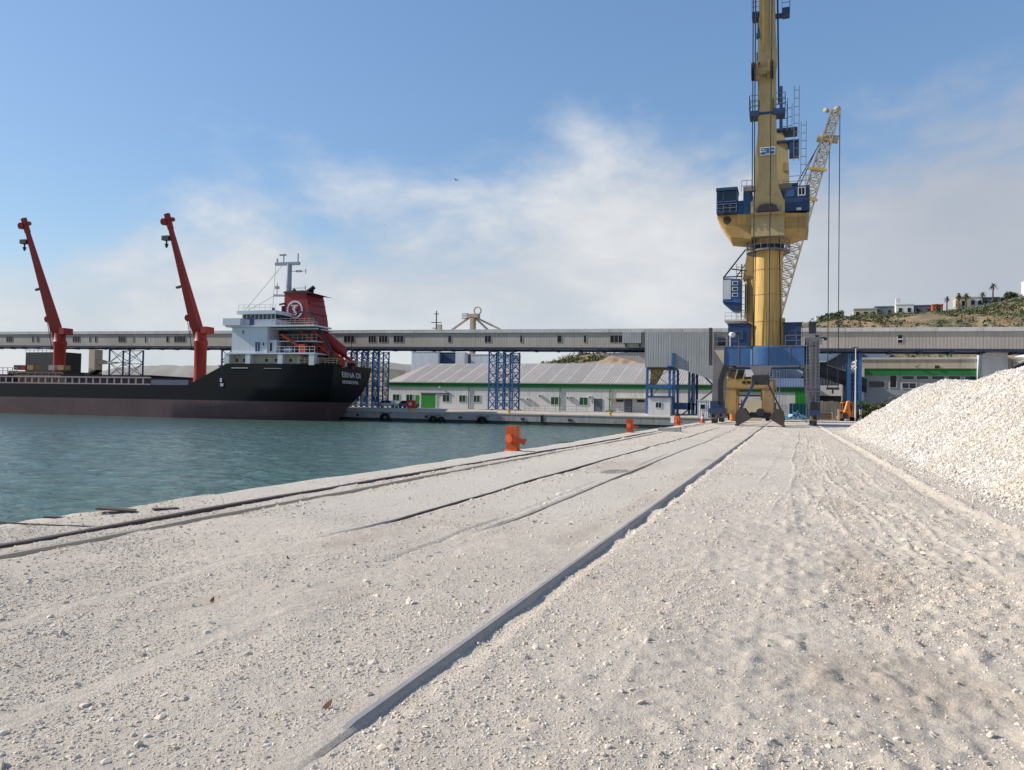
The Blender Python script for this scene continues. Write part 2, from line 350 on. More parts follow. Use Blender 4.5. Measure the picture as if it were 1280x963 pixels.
def ground_z(x, y):
    big = (fbm(x * 0.22, y * 0.16, 4, 21) - 0.5) * 0.10
    med = (fbm(x * 1.3, y * 1.1, 4, 31) - 0.5) * 0.055
    fine = (fbm(x * 8.5, y * 7.5, 4, 41, 0.65) - 0.5) * 0.032
    clod = np.maximum(0, fbm(x * 5.0, y * 4.0, 3, 51) - 0.60) * 0.28 + np.maximum(0, fbm(x * 11.0, y * 9.0, 2, 53) - 0.62) * 0.16
    right = sst(x, -1.6, 0.6) * (1 - sst(x, 2.6, 3.4)); near = 1 - sst(y, 12, 40)
    smooth = smooth_mask(x, y)
    z = big + med * (1 - 0.7 * smooth) + fine * (0.6 + 0.75 * right) * (1 - 0.75 * smooth) + clod * (0.12 + 0.50 * right * near) * (1 - smooth)
    for pts, wd, dp in TRACKS:
        py = np.array([p[0] for p in pts]); px = np.array([p[1] for p in pts])
        cx = np.interp(y, py, px) + (fbm(y * 0.3, y * 0 + pts[0][1], 2, 61) - 0.5) * 0.14
        d = x - cx; m = np.exp(-(d / wd) ** 4); act = sst(fbm(x * 0.5, y * 0.25, 3, int(pts[0][1] * 10) + 70), 0.36, 0.5) * sst(y, 2, 5) * (1 - sst(y, 55, 62))
        lug = (np.abs(((y * 4.6 + np.abs(d) * 5.0) % 1.0) - 0.5) * 2 - 0.5) * 0.018 * (1 - sst(y, 11, 17)) * sst(fbm(x * 0.9, y * 0.6, 3, 83), 0.40, 0.55)
        z = z + 0.42 * act * (m * (-dp + lug) + 1.0 * dp * np.exp(-((np.abs(d) - wd * 1.05) / 0.032) ** 2) * (0.2 + 1.2 * fbm(x * 4, y * 3, 3, 90)))
    # grooves beside the buried rails
    for rx, gd, gw, sd in ((-8.0, 0.035, 0.08, 1), (-7.5, 0.045, 0.09, 2), (-5.2, 0.04, 0.045, 3), (-3.7, 0.025, 0.045, 4)):
        on = sst(fbm(x * 0 + 3 + sd, y * 0.16, 3, 100 + sd), 0.34, 0.46) * (sst(y, 7.5, 9.5) if sd == 3 else sst(y, 6.6, 8.5) if sd == 4 else 1)
        z = z - gd * np.exp(-((x - rx) / gw) ** 4) * on
    z = z - 0.018 * np.exp(-((x + 3.9) / 0.035) ** 4) * sst(y, 6.5, 8) * sst(fbm(x * 0 + 9, y * 0.2, 3, 133), 0.4, 0.5)
    # the kerb rail: ground is flush on its left and drops away on its right
    d = x + 2.06
    drop = np.where(d > 0, np.exp(-(np.maximum(d, 0) / 0.17) ** 4), 0) * (0.075 * (0.15 + 1.5 * fbm(x * 1.1, y * 0.9, 4, 140))) * (0.55 + 0.45 * sst(y, 4, 9)) * sst(y, 2.8, 3.6)
    z = z - drop
    z = np.where((d <= 0) & (d > -0.6), z * (1 - np.exp(-((d + 0.05) / 0.28) ** 2)) - 0.008 * np.exp(-((d + 0.05) / 0.28) ** 2), z)
    # dusty ridge over the land-side rail
    z = z + 0.05 * np.exp(-((x - 2.9 - (fbm(y * 0.6, y * 0 + 1, 3, 150) - 0.5) * 0.10) / 0.11) ** 2) * sst(y, 6, 11) * (0.75 + 0.5 * fbm(x * 2, y * 1.2, 3, 151))
    z = z - 0.025 * np.exp(-((x - 2.62) / 0.12) ** 2) * sst(y, 6, 11)
    # falling-away broken lip at the edge
    z = z - 0.10 * sst(-x, 9.05, 9.6) * (0.3 + 1.2 * fbm(x * 2, y * 1.1, 3, 160))
    z = z + 0.04 * np.exp(-((x + 4.15) / 1.0) ** 2 - ((y - 19.6) / 2.4) ** 2) * -1.4
    return z
def smooth_mask(x, y):
    a = sst(x, -7.3, -6.8) * (1 - sst(x, -5.4, -5.0)) * sst(y, 7.5, 10.5) * (1 - sst(y, 26, 34))
    b = sst(x, -5.1, -4.6) * (1 - sst(x, -2.8, -2.3)) * sst(y, 9, 13) * (1 - sst(y, 30, 44)) * 0.75
    c = sst(x, -1.7, -1.2) * (1 - sst(x, 0.0, 0.5)) * sst(y, 13, 18) * (1 - sst(y, 34, 50)) * 0.6
    k = np.maximum(np.maximum(a, b), c)
    e = sst(-x, 8.15, 8.4) * sst(y, 8.5, 12) * 1.1
    k = np.maximum(k, e)
    return np.clip(k * (0.55 + 0.9 * fbm(x * 0.8, y * 0.6, 4, 171)), 0, 1)
def dirt_mask(x, y):       # brown damp dirt patches
    k = np.zeros_like(x)
    for cx, cy, rx_, ry_, s in ((-4.1, 21.2, 1.2, 2.2, 1), (-2.35, 13.2, 0.22, 1.6, 1), (-2.5, 9.6, 0.2, 1.2, .9), (0.75, 8.3, 0.45, 2.3, .9), (0.9, 14.5, 0.5, 2.0, .8),
                                (-0.6, 28, 1.6, 3.0, .6), (0.7, 5.3, 1.0, 0.8, .8), (-2.0, 24, 1.2, 2.5, .6), (1.6, 20, 0.8, 3, .5), (0.4, 35, 1.5, 4, .5), (1.0, 48, 2.5, 5, .5), (-4.8, 8.2, .35, 1.2, .8), (-3.6, 5.6, .4, .7, .6), (-4.4, 5.0, .3, .5, .6)):
        k = np.maximum(k, s * np.exp(-((x - cx) / rx_) ** 2 - ((y - cy) / ry_) ** 2))
    return np.clip(sst(k * (0.2 + 1.6 * fbm(x * 4.5, y * 3.2, 5, 181, 0.65)), 0.30, 0.72), 0, 1)
def puddle_mask(x, y):
    return sst(np.exp(-((x + 4.15) / 0.5) ** 2 - ((y - 19.4) / 1.2) ** 2) + (fbm(x * 1.5, y * 1.0, 4, 190) - 0.5) * 0.5, 0.62, 0.75)

gm = bpy.data.materials.new('quay_dust'); gm.use_nodes = True
def ground_material(m, pale, dark, attrs=True):
    t = m.node_tree; n = t.nodes; bs = n['Principled BSDF']; bs.inputs['Roughness'].default_value = 0.95; bs.inputs['Specular IOR Level'].default_value = 0.15
    co = n.new('ShaderNodeTexCoord').outputs['Object']
    def noise(s, d=8, r=0.6):
        x = n.new('ShaderNodeTexNoise'); x.inputs['Scale'].default_value = s; x.inputs['Detail'].default_value = d; x.inputs['Roughness'].default_value = r; t.links.new(co, x.inputs[0]); return x.outputs[0]
    def rmp(v, a, b, c, d):
        x = n.new('ShaderNodeMapRange'); t.links.new(v, x.inputs[0])
        for i, q in enumerate((a, b, c, d)): x.inputs[i + 1].default_value = q
        return x.outputs[0]
    def mix(f, a, b):
        x = n.new('ShaderNodeMixRGB'); t.links.new(f, x.inputs[0])
        for i, q in ((1, a), (2, b)):
            if isinstance(q, tuple): x.inputs[i].default_value = (*lin(q), 1)
            else: t.links.new(q, x.inputs[i])
        return x.outputs[0]
    c = mix(rmp(noise(0.35), 0.35, 0.65, 0, 1), pale, dark)
    c = mix(rmp(noise(2.6), 0.5, 0.72, 0, 0.4), c, (188, 175, 159))
    c = mix(rmp(noise(38.0, 5, 0.7), 0.45, 0.75, 0, 0.5), c, (166, 152, 137))
    c = mix(rmp(noise(90.0, 3, 0.7), 0.55, 0.75, 0, 0.5), c, (214, 204, 189))
    if attrs:
        def at(k): x = n.new('ShaderNodeAttribute'); x.attribute_name = k; return x.outputs['Fac']
        c = mix(rmp(at('smooth'), 0, 1, 0, 0.6), c, (203, 195, 183))
        c = mix(rmp(at('dirt'), 0, 1, 0, 0.22), c, (140, 116, 94))
        pu = at('puddle'); c = mix(rmp(pu, 0, 1, 0, 0.8), c, (120, 108, 94))
        rr = n.new('ShaderNodeMapRange'); t.links.new(pu, rr.inputs[0]); rr.inputs[3].default_value = 0.95; rr.inputs[4].default_value = 0.12; t.links.new(rr.outputs[0], bs.inputs['Roughness'])
        sp = n.new('ShaderNodeMapRange'); t.links.new(pu, sp.inputs[0]); sp.inputs[3].default_value = 0.15; sp.inputs[4].default_value = 0.6; t.links.new(sp.outputs[0], bs.inputs['Specular IOR Level'])
    t.links.new(c, bs.inputs['Base Color'])
    b1 = n.new('ShaderNodeBump'); b1.inputs['Strength'].default_value = 0.9; b1.inputs['Distance'].default_value = 0.014; t.links.new(noise(55.0, 6, 0.7), b1.inputs['Height'])
    b2 = n.new('ShaderNodeBump'); b2.inputs['Strength'].default_value = 0.7; b2.inputs['Distance'].default_value = 0.042; t.links.new(noise(14.0, 6, 0.7), b2.inputs['Height'])
    t.links.new(b1.outputs[0], b2.inputs['Normal']); t.links.new(b2.outputs[0], bs.inputs['Normal'])
ground_material(gm, (213, 201, 185), (200, 188, 173))
xs = list(np.arange(-9.0, 5.01, 0.05)) + list(np.arange(-1.9, 3.3, 0.05) + 0.025)
for rx in RAILS: xs += list(np.arange(rx - 0.22, rx + 0.24, 0.0175))
xs += [5.3, 5.8, 6.5, 8, 10, 13, 18, 26, 40, 60]
xs = np.unique(np.round(np.array(xs), 4)); xs = xs[np.concatenate([[True], np.diff(xs) > 0.006])]
edge_cols = 8
ys = [-14.0, -9, -6, -4, -2.5, -1.2, 0, 0.8, 1.4]
y = 1.8
while y < 119.5: ys.append(y); y += max(0.026, 0.0056 * y)
ys.append(119.5); ys = np.array(ys)
XS = np.concatenate([np.linspace(0, 1, edge_cols, endpoint=False), xs])     # first columns get warped onto the broken edge
def build_quay():
    nx = len(XS)
    XX = np.tile(XS, (len(ys), 1)); YY = np.repeat(ys[:, None], nx, 1)
    ex = edge_x(ys)
    for k in range(edge_cols): XX[:, k] = ex + (-9.0 - 0.05 - ex) * (k / edge_cols)
    me_z = ground_z(XX, YY)
    me_z[:, 0] -= 0.06 + 0.1 * fbm(ys * 3, ys * 0, 3, 8)
    ob = grid_mesh('quay_ground', XS, ys, lambda a, b: me_z, gm)
    v = np.stack([XX, YY, me_z], -1).reshape(-1, 3).astype(np.float32); ob.data.vertices.foreach_set('co', v.ravel())
    for k, fn in (('smooth', smooth_mask), ('dirt', dirt_mask), ('puddle', puddle_mask)):
        a = ob.data.attributes.new(k, 'FLOAT', 'POINT'); a.data.foreach_set('value', fn(XX, YY).ravel().astype(np.float32))
    ob.data.update(); return ob
tag(build_quay(), kind='structure')
# vertical face of the near quay
qb = B(); yy = np.arange(-14, 119.6, 0.9); ex = edge_x(yy)
for k in range(len(yy) - 1):
    a, b_ = ex[k] + 0.02, ex[k + 1] + 0.02
    qb.quad([(a, yy[k], -7), (b_, yy[k + 1], -7), (b_, yy[k + 1], -0.09), (a, yy[k], -0.09)])
tag(qb.build('quay_wall', 'concrete'), kind='structure')

# land behind, rising into the hill on the right
hm = bpy.data.materials.new('hill_soil'); hm.use_nodes = True
def hill_mat():
    t = hm.node_tree; n = t.nodes; bs = n['Principled BSDF']; bs.inputs['Roughness'].default_value = 0.95; bs.inputs['Specular IOR Level'].default_value = 0.1
    co = n.new('ShaderNodeTexCoord').outputs['Object']
    def noise(s, d=8):
        x = n.new('ShaderNodeTexNoise'); x.inputs['Scale'].default_value = s; x.inputs['Detail'].default_value = d; t.links.new(co, x.inputs[0]); return x.outputs[0]
    cur = None
    r1 = n.new('ShaderNodeValToRGB'); t.links.new(noise(0.05), r1.inputs[0])
    e = r1.color_ramp.elements; e[0].position = 0.38; e[0].color = (*lin((104, 100, 76)), 1); e[1].position = 0.70; e[1].color = (*lin((160, 132, 102)), 1)
    x = n.new('ShaderNodeMixRGB'); mr = n.new('ShaderNodeMapRange'); t.links.new(noise(0.35), mr.inputs[0]); mr.inputs[1].default_value = 0.5; mr.inputs[2].default_value = 0.7; mr.inputs[4].default_value = 0.6
    t.links.new(mr.outputs[0], x.inputs[0]); t.links.new(r1.outputs[0], x.inputs[1]); x.inputs[2].default_value = (*lin((168, 152, 130)), 1)
    t.links.new(x.outputs[0], bs.inputs['Base Color'])
    bp = n.new('ShaderNodeBump'); bp.inputs['Distance'].default_value = 1.0; bp.inputs['Strength'].default_value = 0.7; t.links.new(noise(0.4), bp.inputs['Height']); t.links.new(bp.outputs[0], bs.inputs['Normal'])
hill_mat()
HX = np.array([-900, -400, -200, -130, -100, -60, -28, -12, 0, 8, 20, 45, 60, 75, 90, 130, 200, 500]); HZ = np.array([1, 1, 1, 3, 21, 25, 26, 28, 33, 36.5, 38.2, 39, 40, 43, 47, 53, 58, 62.])
def hill_z(x, y):
    prof = np.interp(x, HX, HZ); t = sst(y, 205, 335)
    rough = (fbm(x * 0.05, y * 0.05, 5, 201) - 0.5) * 6 * t * (1 - sst(y, 322, 336)) + (fbm(x * 0.03, y * 0.03, 4, 203) - 0.5) * 1.5 * t
    z = prof * t + rough * (prof / 36)
    base = 0.45 * sst(-x, 9, 12) * sst(y, 121.5, 125.5)
    return z * sst(y, 200, 240) + base - 0.004
hxs = np.unique(np.concatenate([np.array([-6000, -3500, -2000, -1200, -900, -700, -550]), np.arange(-450, -150, 12), np.arange(-150, -14, 4.0), [-9.4, -9.6, -10.5, -12], np.arange(-8, 130, 2.5), np.arange(130, 460, 12), np.array([600, 900, 1500, 3000, 6000])]))
hys = np.unique(np.concatenate([[119.45, 120.6, 121.5, 123, 125, 128], np.arange(135, 200, 13), np.arange(200, 345, 2.5), [350, 370, 400, 500, 700, 1000, 1600, 2600, 4500, 8000]]))
tag(grid_mesh('hill_terrain', hxs, hys, hill_z, hm), kind='structure')

am = bpy.data.materials.new('apron_dust'); am.use_nodes = True; ground_material(am, (190, 181, 168), (172, 164, 153), False)
tag(grid_mesh('port_apron', np.unique(np.concatenate([np.arange(-210, -14, 7.0), [-13, -12, -11, -10, -9.6, -9], np.arange(-5, 75, 5.0)])), np.array([119.6, 120.6, 121.5, 122.3, 123, 124, 125, 126, 130, 140, 160, 198.]), lambda x, y: hill_z(x, y) + 0.055, am), kind='structure')
# far hill across the bay
fxs = np.arange(-3800, -900, 25.0); fys = np.array([2350, 2400, 2450, 2500, 2560, 2700, 3200.])
def far_z(x, y):
    p = np.interp(x, [-3800, -2960, -2850, -2740, -2290, -1520, -1000, -900], [0, 0, 96, 124, 138, 150, 120, 60]); t = sst(y, 2350, 2500)
    return p * t * (0.92 + 0.16 * fbm(x * 0.012, y * 0.012, 4, 211)) - 2
tag(grid_mesh('far_hill', fxs, fys, far_z, MATS['cliff_hazed']), kind='structure')

# water
wm = bpy.data.materials.new('harbour_water'); wm.use_nodes = True
def water_mat():
    t = wm.node_tree; n = t.nodes; bs = n['Principled BSDF']; bs.inputs['Base Color'].default_value = (0.020, 0.052, 0.058, 1)
    bs.inputs['Roughness'].default_value = 0.11; bs.inputs['IOR'].default_value = 1.33
    co = n.new('ShaderNodeTexCoord').outputs['Object']
    def noise(s, ms, d=5, r=0.55):
        mp = n.new('ShaderNodeMapping'); mp.inputs['Scale'].default_value = ms; mp.inputs['Rotation'].default_value = (0, 0, R(20)); t.links.new(co, mp.inputs[0])
        x = n.new('ShaderNodeTexNoise'); x.inputs['Scale'].default_value = s; x.inputs['Detail'].default_value = d; x.inputs['Roughness'].default_value = r; t.links.new(mp.outputs[0], x.inputs[0]); return x.outputs[0]
    b1 = n.new('ShaderNodeBump'); b1.inputs['Strength'].default_value = 1.0; b1.inputs['Distance'].default_value = 0.16; t.links.new(noise(2.4, (0.8, 1.1, 1)), b1.inputs['Height'])
    b2 = n.new('ShaderNodeBump'); b2.inputs['Strength'].default_value = 1.0; b2.inputs['Distance'].default_value = 0.30; t.links.new(noise(0.8, (0.75, 1.2, 1), 3), b2.inputs['Height'])
    t.links.new(b1.outputs[0], b2.inputs['Normal']); t.links.new(b2.outputs[0], bs.inputs['Normal'])
    mr = n.new('ShaderNodeMapRange'); t.links.new(noise(0.03, (1, 1, 1), 4), mr.inputs[0]); mr.inputs[1].default_value = 0.35; mr.inputs[2].default_value = 0.65
    mxc = n.new('ShaderNodeMixRGB'); t.links.new(mr.outputs[0], mxc.inputs[0]); mxc.inputs[1].default_value = (0.076, 0.124, 0.116, 1); mxc.inputs[2].default_value = (0.068, 0.132, 0.104, 1); t.links.new(mxc.outputs[0], bs.inputs['Base Color'])
water_mat()
wxs = np.unique(np.concatenate([[-6000, -2500, -1200, -600, -350, -240], np.arange(-190, -80, 3.0), np.arange(-80, -8.2, 0.30)])); wys = np.unique(np.concatenate([[-600, -200, -80, -30], np.arange(-10, 120.8, 0.42)]))
def water_z(x, y):
    k = (1 - sst(-x, 60, 90))
    return WZ + k * ((fbm(x * 0.9 + y * 0.2, y * 1.1, 3, 221) - 0.5) * 0.16 + (fbm(x * 0.16, y * 0.22, 2, 231) - 0.5) * 0.05)
tag(grid_mesh('harbour_water', wxs, wys, water_z, wm), kind='structure')

# ================================================================ FAR QUAY
fw = root('far_quay_wall', 'weathered grey concrete quay wall across the basin, dark at the waterline', 'quay wall', (-60, 119.4, 0))
x = -140.0; k = 0
while x < 50.4:
    wdt = 9.5; b = B(); b.box(x + 0.02, x + wdt - 0.02, 0, 1.9, -1.22, -0.12); b.build('wall_block', 'concrete', fw)
    x += wdt; k += 1
B().box(-140, 50.6, 0.06, 1.9, -7, -1.22).build('waterline_band', 'concrete_wet', fw)
B().box(-140, 50.6, -0.08, 1.9, -0.12, 0.05).build('cope', 'concrete_pale', fw)
B().box(22.1, 22.6, -0.03, 0.1, -1.4, -0.14).build('ladder_recess', 'concrete_wet', fw)
B().ladder((22.35, -0.06, -1.9), (22.35, -0.06, 0.0), 0.4, 0.3, 0.06).build('ladder', 'dark_steel', fw)
for x in (7.9, 1.5, -12.0, -27.5, 19.0, 27.0, -6.0): B().box(x - 0.28, x + 0.28, -0.12, 0.02, -1.0, -0.62).build('mooring_pad', 'dark_steel', fw)
def tyre(lx, z, s=1.0):
    b = B(); prof = [(0.45, -0.18), (0.62, -0.24), (0.78, -0.16), (0.82, 0), (0.78, 0.16), (0.62, 0.24), (0.45, 0.18), (0.40, 0), (0.45, -0.18)]
    n = 20; i0 = 0
    for r, t in prof:
        for k in range(n): a = 2 * math.pi * k / n; b.v.append((lx + r * s * math.cos(a), t * s, z + r * s * math.sin(a)))
    for j in range(len(prof) - 1):
        for k in range(n): b.f.append((j * n + k, j * n + (k + 1) % n, (j + 1) * n + (k + 1) % n, (j + 1) * n + k))
    return b
for X, Z, s, lab in ((-66.4, -1.25, 1.15, 'black tyre fender on the far quay wall below the parked white car'),
                     (-57.1, -1.42, 1.0, 'paired black tyre fender on the far quay wall near the green doors'),
                     (-48.1, -1.5, 1.2, 'large black tyre fender on the far quay wall beneath the blue lattice tower')):
    t = tyre(0, 0, s).build('tyre_fender', 'rubber', None, True, (X, 119.08, Z)); tag(t, lab, 'tyre fender', 'tyre fenders on the far quay wall')
    B().path([(-1.3, 0.2, 1.0), (0, 0, 0.75 * s), (1.3, 0.2, 1.0)], 0.04).build('chain', 'dark_steel', t)
t = tyre(0, 0, 0.8).build('tyre_fender', 'rubber', None, True, (-55.6, 119.1, -1.35)); tag(t, 'smaller black tyre fender hung beside a larger one on the far wall', 'tyre fender', 'tyre fenders on the far quay wall')
def small_bollard(X, lab, m='yellow_paint'):
    b = B(); b.lathe([(0, 0.55), (0.34, 0.55), (0.40, 0.45), (0.34, 0.36), (0.22, 0.3), (0.22, 0.08), (0.42, 0.06), (0.42, 0)], n=14)
    tag(b.build('mooring_bollard', m, None, True, (X, 120.2, 0.05)), lab, 'bollard', 'yellow bollards on the far quay')
small_bollard(-26.6, 'squat yellow bollard on the far quay below the warehouse downpipe'); small_bollard(-43.7, 'squat yellow bollard on the far quay beside the blue lattice tower foot')
# handrails along the far quay
for xa, xb, lab in ((-42.5, -31.5, 'thin grey pipe handrail before the white warehouse wall'), (-29.4, -22.6, 'thin grey pipe handrail beside the warehouse loading door')):
    r = root('handrail', lab, 'handrail', (xa, 124.6, 0.40))
    B().railing([(0, 0, 0), (xb - xa, 0, 0)], 1.0, 1.8, 0.05).build('rails', 'galv', r)

# ================================================================ WAREHOUSE
wr = root('warehouse', 'long white warehouse with green eaves band and pale sheet roof', 'warehouse', (-45, 137, 0.35))
def WX(x): return x + 45
X0, X1 = -75.8, -8.0
B().box(WX(X0), WX(X1), 0.25, 25.7, -0.4, 5.0).build('wall_core', 'wall_white', wr)
pw = (X1 - X0) / 9
for k in range(9):
    a = X0 + k * pw; B().box(WX(a) + 0.01, WX(a + pw) - 0.01, 0, 0.25, -0.4, 4.3).build('wall_panel', 'wall_white', wr)
    B().box(WX(a) - (0.3 if k == 0 else 0), WX(a + pw) + (0.3 if k == 8 else -0.015), -0.18, 0.25, 4.3, 5.16).build('eaves_band', 'green_band', wr)
B().box(WX(X0) - 0.3, WX(X1) + 0.3, -0.34, -0.185, 5.16, 5.32).build('gutter', 'white_paint', wr)
nr = 22; rw = (X1 - X0 + 0.6) / nr
for k in range(nr):
    a = WX(X0) - 0.3 + k * rw; e = 0.012 * (k % 2)
    hip = 5.2 if k == 0 else 0
    b = B(); b.quad([(a, -0.35, 5.3 + e), (a + rw - 0.02, -0.35, 5.3 + e), (a + rw - 0.02, 13, 9.65 + e), (a + hip * 0.6, 13, 9.65 + e)])
    b.quad([(a, 26.3, 5.3 + e), (a + rw - 0.02, 26.3, 5.3 + e), (a + rw - 0.02, 13, 9.65 + e), (a + hip * 0.6, 13, 9.65 + e)])
    nseg = 7
    for j in range(1, nseg):
        xx = a + rw * j / nseg
        if k == 0: continue
        b.bar((xx, -0.35, 5.33), (xx, 13, 9.68), 0.05)
    b.build('roof_sheet', 'sheet_roof', wr)
B().quad([(WX(X0) - 0.3, -0.35, 5.3), (WX(X0) - 0.3, 26.3, 5.3), (WX(X0) + 2.9, 13, 9.65)]).build('hip_end', 'shed_blue', wr)
def window(x0, x1, z0, z1, pane='green_glass', frame='white_paint', mull=1, parent=wr, y=0.0, name='window'):
    f = B(); t = 0.09
    f.box(x0 - t, x1 + t, y - 0.07, y + 0.02, z0 - t, z0).box(x0 - t, x1 + t, y - 0.07, y + 0.02, z1, z1 + t).box(x0 - t, x0, y - 0.07, y + 0.02, z0, z1).box(x1, x1 + t, y - 0.07, y + 0.02, z0, z1)
    for j in range(mull):
        c = x0 + (x1 - x0) * (j + 1) / (mull + 1); f.box(c - 0.03, c + 0.03, y - 0.06, y + 0.02, z0, z1)
    o = f.build(name, frame, parent); B().box(x0, x1, y - 0.025, y - 0.012, z0, z1).build('pane', pane, o); return o
for a, b_ in ((-74.6, -73.2), (-63.6, -62.2), (-60.1, -58.8), (-57.1, -55.8)): window(WX(a), WX(b_), 1.5, 2.75)
for a, b_ in ((-41.5, -40.1), (-36.0, -34.5)): window(WX(a), WX(b_), 1.3, 2.65)
window(WX(-71.6), WX(-70.2), 0.9, 2.75)
d = B().box(WX(-69.6), WX(-68.8), -0.06, 0.0, -0.2, 2.7).build('door', 'green_door', wr); B().box(WX(-69.0), WX(-68.9), -0.12, -0.06, 1.0, 1.1).build('handle', 'galv', d)
d = B().box(WX(-68.2), WX(-65.2), -0.05, 0.0, -0.2, 2.9).build('sliding_door', 'green_door', wr)
B().box(WX(-68.5), WX(-62.0), -0.14, -0.02, 3.0, 3.15).build('door_track', 'dark_steel', d)
for xx in (-65.1, -68.5): B().box(WX(xx), WX(xx + 0.2), -0.1, 0.02, -0.2, 2.95).build('door_post', 'white_paint', d)
for a, b_, z1 in ((-33.2, -31.9, 2.35), (-27.6, -26.4, 2.35)):
    d = B().box(WX(a), WX(b_), -0.05, 0.0, -0.2, z1).build('grey_door', 'house_grey', wr); f = 0.1
    B().box(WX(a) - f, WX(a), -0.08, 0.02, -0.2, z1 + f).box(WX(b_), WX(b_) + f, -0.08, 0.02, -0.2, z1 + f).box(WX(a), WX(b_), -0.08, 0.02, z1, z1 + f).build('door_frame', 'dark_steel', d)
for xx in (-58.1, -39.8, -30.4): B().tube((WX(xx), -0.12, -0.2), (WX(xx), -0.12, 4.55), 0.09, n=8).build('downpipe', 'green_frame', wr)
B().box(WX(-30.8), WX(-22.2), -1.5, 0.0, 2.55, 2.72).build('canopy', 'cream', wr)
for xx in (-29.2, -25.4): window(WX(xx), WX(xx) + 1.3, 2.0, 2.4, 'dark_window', 'wall_grey', 0)
for xx, zz in ((-38.3, 2.6), (-37.6, 2.6), (-43.6, 2.9), (-46.0, 2.2), (-47.3, 2.2), (-34.0, 2.75), (-29.9, 1.7), (-33.6, 2.0)):
    ac = B().box(WX(xx) - 0.3, WX(xx) + 0.3, -0.35, 0.0, zz - 0.18, zz + 0.2).build('air_conditioner', 'white_paint', wr)
    B().lathe([(0, 0), (0.15, 0)], n=10).build('fan', 'dark_steel', ac); ac.children[0].rotation_euler = (R(90), 0, 0); ac.children[0].location = (WX(xx), -0.36, zz)
B().tube((WX(-64.2), -0.15, 4.3), (WX(-64.2), -0.4, 4.3), 0.12, 0.2, 10).build('flood_lamp', 'white_paint', wr)
B().box(WX(-31.0), WX(-29.8), -0.9, -0.25, -0.2, 0.35).build('planter', 'green_frame', wr)

# fire cabinet, cabin, tank trailer and car by the warehouse
r = root('fire_cabinet', 'red fire cabinet standing by the warehouse green side door', 'cabinet', (-62.6, 121.6, 0.06))
B().box(-0.75, 0.75, -0.3, 0.3, 0.55, 1.9).build('body', 'red_paint', r); B().box(-0.3, 0.3, -0.33, -0.30, 1.0, 1.5).build('sign_plate', 'letter_white', r)
for s in (-0.5, 0.5): B().box(s - 0.12, s + 0.12, -0.2, 0.2, 0, 0.55).build('leg', 'yellow_paint', r)
def car(loc, rz, label, paint, L_=4.3):
    r = root('parked_car', label, 'car', loc, rz); h = L_ / 2
    prof = [(-h, 0.35), (-h, 0.75), (-h + 0.15, 0.9), (-h + 0.9, 0.95), (-h + 1.5, 1.42), (0.75, 1.45), (1.35, 0.98), (h - 0.15, 0.85), (h, 0.6), (h, 0.35)]
    B().prism(prof, -0.85, 0.85).build('body', paint, r)
    for y in (-0.86, 0.86):
        B().prism([(-h + 1.05, 0.98), (-h + 1.55, 1.36), (-0.15, 1.38), (-0.15, 0.98)], y - 0.01, y + 0.01).build('side_window', 'glass_dark', r)
        B().prism([(-0.05, 0.98), (-0.05, 1.38), (0.7, 1.38), (1.15, 0.98)], y - 0.01, y + 0.01).build('side_window', 'glass_dark', r)
    for x in (-h + 0.8, h - 0.85):
        for y in (-0.8, 0.8):
            wh = B().tube((x, y - 0.1, 0.32), (x, y + 0.1, 0.32), 0.32, n=14).build('wheel', 'rubber', r); B().tube((x, y - 0.12, 0.32), (x, y + 0.12, 0.32), 0.18, n=10).build('rim', 'galv', wh)
    for y in (-0.6, 0.6): B().box(h - 0.02, h + 0.02, y - 0.15, y + 0.15, 0.62, 0.76).build('headlight', 'letter_white', r)
    return r
car((-70.6, 127.6, 0.45), 0.05, 'white saloon car parked beside the lattice tower under the gallery', 'white_paint', 4.6)
car((-66.9, 128.6, 0.45), 3.1, 'dark grey hatchback parked in front of the warehouse corner window', 'house_grey', 4.0)

# ================================================================ CONVEYOR GALLERY
GS = (13.80 - 16.03) / (18 + 169.3)                 # the gallery falls gently towards the right
def gt(X): return 13.80 + (X - 18) * GS             # roof top
gr = root('conveyor_gallery', 'long grey corrugated conveyor gallery raised across the whole harbour front', 'conveyor gallery', (0, 125, 0))
def sl_box(b, xa, xb, y0, y1, d0, d1):              # box following the slope; d = depth below roof top
    i = len(b.v)
    for z in ('lo', 'hi'):
        for X, yq in ((xa, y0), (xb, y0), (xb, y1), (xa, y1)): b.v.append((X, yq, gt(X) - (d1 if z == 'lo' else d0)))
    for q in ((0, 3, 2, 1), (4, 5, 6, 7), (0, 1, 5, 4), (1, 2, 6, 5), (2, 3, 7, 6), (3, 0, 4, 7)): b.f.append(tuple(i + kk for kk in q))
    return b
GX0, GX1 = -196.0, 62.0
sl_box(B(), GX0, GX1, 0.15, 4.2, 0.35, 3.3).build('wall_core', 'gallery', gr)
x = GX0; pk = 0
while x < GX1 - 0.1:
    wdt = 6.0
    sl_box(B(), x + 0.012, min(x + wdt, GX1) - 0.012, 0.0, 0.15, 0.62, 3.1).build('wall_panel', 'gallery', gr)
    sl_box(B(), x + 0.02, min(x + wdt, GX1) - 0.02, -0.22 - 0.01 * (pk % 2), 4.5, 0.0, 0.60).build('roof_panel', 'gallery_roof', gr)
    x += wdt; pk += 1
sl_box(B(), GX0, GX1, -0.06, 0.5, 3.1, 3.45).build('bottom_beam', 'beam_navy', gr)
sl_box(B(), GX0, GX1, 3.7, 4.26, 3.3, 3.6).build('bottom_beam', 'beam_navy', gr)
x = -194.0
while x < 60:
    sl_box(B(), x, x + 0.35, 0.05, 4.2, 3.45, 3.7).build('cross_beam', 'beam_navy', gr); x += 4.0
